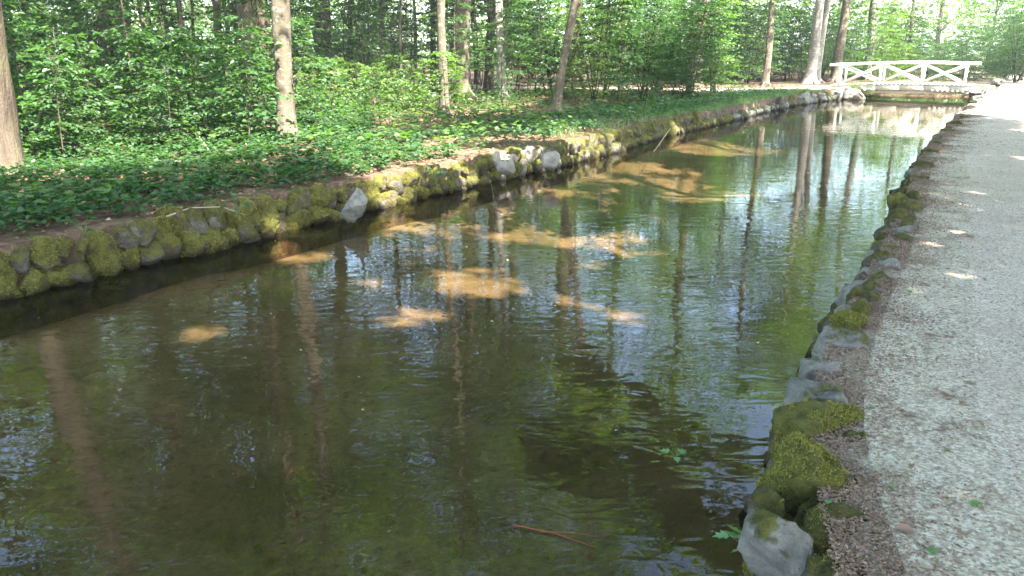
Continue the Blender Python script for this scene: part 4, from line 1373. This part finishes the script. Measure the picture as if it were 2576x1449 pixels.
# overhanging bough mirrored in the near water
def bough(base, tip, n_, label, seed):
    rr = np.random.default_rng(seed)
    base, tip = np.array(base, float), np.array(tip, float)
    mb = MB()
    t = np.linspace(0, 1, 9)
    sag = np.sin(t * math.pi) * .5
    bp = base + (tip - base) * t[:, None]
    bp[:, 2] += sag
    P, D, Nn = [], [], []
    d = (tip - base) / np.linalg.norm(tip - base)
    sd = np.array([-d[1], d[0], 0])
    mb.tube(bp, np.linspace(.07, .008, 9), 7)
    for i in range(34):
        tt_ = rr.uniform(.25, 1)
        o_ = np.array([np.interp(tt_, t, bp[:, c]) for c in range(3)])
        L = rr.uniform(.5, 1.3) * (1.15 - .6 * tt_)
        sg = rr.choice([-1, 1])
        e = o_ + (d * .6 + sd * sg * .8) * L + [0, 0, -.15 * L]
        mb.tube([o_, (o_ + e) / 2 + [0, 0, .04], e], [.01, .006, .003], 3, cap=False)
        k_ = n_
        u_ = rr.uniform(.1, 1, k_)
        q_ = o_ + (e - o_) * u_[:, None] + rr.normal(size=(k_, 3)) * [.12, .12, .05]
        P.append(q_)
        dd = (e - o_) / L + rr.normal(size=(k_, 3)) * .6
        dd[:, 2] -= .2
        D.append(dd)
        q2 = rr.normal(size=(k_, 3)) * .3
        q2[:, 2] += 1
        Nn.append(q2)
    P, D, Nn = map(np.concatenate, (P, D, Nn))
    sz = rr.uniform(.09, .15, len(P))
    return mb, leaf_mesh('bough_foliage', P, D, Nn, sz, sz * .8, M['bough'], 'oval')
for i, (b_, t_) in enumerate([((5.6, 8.0, 4.2), (.2, 9.2, 2.75)), ((6.6, 10.0, 4.6), (1.2, 12.2, 2.85)), ((5.4, 7.6, 4.6), (1.4, 10.4, 3.3))]):
    # carried by the tree to the right of the path
    mb, me = bough(b_, t_, 90, '', 80 + i)
    par = TREES[len(MAIN) + 1]
    off = Vector(par.location)
    o1 = link('bough', mb.mesh('bough', M['bark_smooth'], True), par, tuple(-off))
    o2 = link('bough_foliage', me, o1)
    mbs = MB()
    src = np.array([9.0, 6.5, 4.4]) - np.array(off)
    mbs.tube([src, (src + np.array(b_) - np.array(off)) / 2 + [0, 0, .3], np.array(b_) - np.array(off)], [.09, .08, .07], 7)
    link('bough_limb', mbs.mesh('bough_limb', M['bark_smooth'], True), par)

# ------------------------------------------------------------------ bridge
br = thing('footbridge', 'white wooden footbridge with crossed railings over the far end of the canal', 'bridge', (BA[0], BA[1], 0))
LBR = float(np.linalg.norm(BB - BA))
def bp(u, v, z):
    p = BU * u + BV * v
    return np.array([p[0], p[1], z + .08 * u / LBR + .07 * math.sin(math.pi * min(1, max(0, u / LBR)))])
WB = 2.1
DZ = .16
u = -.2
while u < LBR + .2:                             # deck planks
    mb = MB()
    mb.beam(bp(u, -.12, DZ - .02), bp(u, WB + .12, DZ - .02 + r.uniform(-.003, .003)), .165, .04)
    link('plank', mb.mesh('plank', M['deck_wood']), br)
    u += .18
for v in (-.02, WB + .02):
    mb = MB()
    for q in range(6):
        u0, u1 = -.3 + (LBR + .6) * q / 6, -.3 + (LBR + .6) * (q + 1) / 6
        mb.beam(bp(u0, v, DZ - .17), bp(u1, v, DZ - .17), .10, .26)
    link('side_beam', mb.mesh('side_beam', M['white_wood']), br)
for v in (.25, WB / 2, WB - .25):
    mb = MB()
    mb.beam(bp(-.2, v, DZ - .32), bp(LBR + .2, v, DZ - .32), .14, .14)
    link('girder', mb.mesh('girder', M['white_wood']), br)
u = .05
while u < LBR:                                  # joist ends showing under the side beam
    if 1.4 < u < LBR - 1.5:
        u += .2
        continue
    mb = MB()
    mb.beam(bp(u, -.09, DZ - .29), bp(u, .17, DZ - .29), .07, .07)
    link('joist', mb.mesh('joist', M['white_wood']), br)
    u += .2
for v, nm in ((0.0, 'near railing'), (WB, 'far railing')):
    rl = link('railing', None, br)
    rl['label'] = nm + ' of crossed white timbers'
    xs = [.12, .12 + (LBR - .24) / 3, .12 + 2 * (LBR - .24) / 3, LBR - .12]
    for u in xs:
        mb = MB()
        mb.beam(bp(u, v, DZ - .18 if u not in () else 0), bp(u, v, DZ + .86), .11, .11, up=(BU[0], BU[1], 0))
        link('post', mb.mesh('post', M['white_wood']), rl)
    mb = MB()
    mb.tube([bp(q, v, DZ + .91) for q in np.linspace(-.4, LBR + .4, 9)], [.062] * 9, 8)
    link('top_rail', mb.mesh('top_rail', M['white_wood']), rl)
    for a, b in zip(xs[:-1], xs[1:]):
        for k_, (z1, z2) in enumerate(((.06, .82), (.82, .06))):
            mb = MB()
            mb.beam(bp(a + .05, v + (.032 if k_ else -.032), DZ + z1), bp(b - .05, v + (.032 if k_ else -.032), DZ + z2), .06, .09)
            link('brace', mb.mesh('brace', M['white_wood']), rl)
# stone abutments
for e, nm in ((-.55, 'left'), (LBR + .45, 'right')):
    for v in np.arange(-.3, WB + .5, .42):
        for z in (-.42, -.14):
            p = bp(e + r.uniform(-.08, .08), v, z)
            me = ROCK[r.choice(['stone_half', 'stone_grey'])][int(r.integers(0, 4))]
            link('abutment_stone', me, br, tuple(p), (0, 0, r.uniform(0, 6)), (.34, .28, .2))
# low grassy bank that closes the water behind the bridge
x = []
vv, uu = np.meshgrid(np.linspace(0, 1, 40), np.linspace(0, 1, 9), indexing='ij')
c0 = BA + BV * 2.6 - BU * .3
X = c0[0] + BU[0] * vv * (LBR + .9) + BV[0] * uu * 2.4
Y = c0[1] + BU[1] * vv * (LBR + .9) + BV[1] * uu * 2.4
Z = -.5 + .42 * np.sin(np.clip(uu * 1.6, 0, 1) * math.pi / 2) ** .6 + (fbm(np.c_[X.ravel() * 2, Y.ravel() * 2], 3).reshape(X.shape) - .5) * .12
i, j = np.meshgrid(np.arange(39), np.arange(8), indexing='ij')
i, j = i.ravel(), j.ravel()
o = link('grassy_bank', mesh_np('grassy_bank', np.c_[X.ravel(), Y.ravel(), Z.ravel()], quad=np.c_[i * 9 + j, (i + 1) * 9 + j, (i + 1) * 9 + j + 1, i * 9 + j + 1], mat=M['ground'], smooth=True))
tag(o, 'low grassy bank behind the bridge', kind='structure')
blades('weir_grass', np.c_[X.ravel(), Y.ravel(), Z.ravel()][Z.ravel() > -.38], .08, .25, .01, M['grass'], 'grass on the low bank behind the bridge', 55, .12)
# wooden stakes in the far bank where the stone wall stops
for i, (px, py) in enumerate([(1935, 279), (1960, 272), (1840, 303), (1875, 294), (1905, 287), (1800, 312), (1770, 320)]):
    x, y = unproj(px, py, WATER_Z)
    x += NL[0] * .0; y += NL[1] * .0
    mb = MB()
    hh = r.uniform(.28, .42)
    mb.tube([(0, 0, -.35), (.01, 0, 0), (.02, .01, hh)], [.045, .045, .04], 8)
    tag(link('stake', mb.mesh('stake', M['stake_wood'], True), None, (x, y, WATER_Z)), 'short dark wooden stake at the water edge of the grassy bank', 'stake', 'dark stakes along the grassy bank')
print('tris', sum(len(m.polygons) * (1 if m.name.startswith('crown') else 2) for m in bpy.data.meshes), 'objects', len(bpy.data.objects))

# ------------------------------------------------------------------ thin haze added in place of veiling lens glare
def glare_haze(dens):
    m, nt = mat_new('glare_haze_volume')
    v = N(nt, 'ShaderNodeVolumePrincipled')
    v.inputs['Color'].default_value = (.93, .97, 1, 1)
    v.inputs['Density'].default_value = dens
    v.inputs['Anisotropy'].default_value = .2
    o_ = N(nt, 'ShaderNodeOutputMaterial')
    nt.links.new(v.outputs[0], o_.inputs['Volume'])
    mb = MB()
    mb.beam((0, -620, 15), (0, 700, 15), 1400, 34)
    return tag(link('glare_haze', mb.mesh('glare_haze', m)), 'thin added haze standing in for lens glare', kind='stuff')
if GLARE_HAZE: glare_haze(GLARE_HAZE)
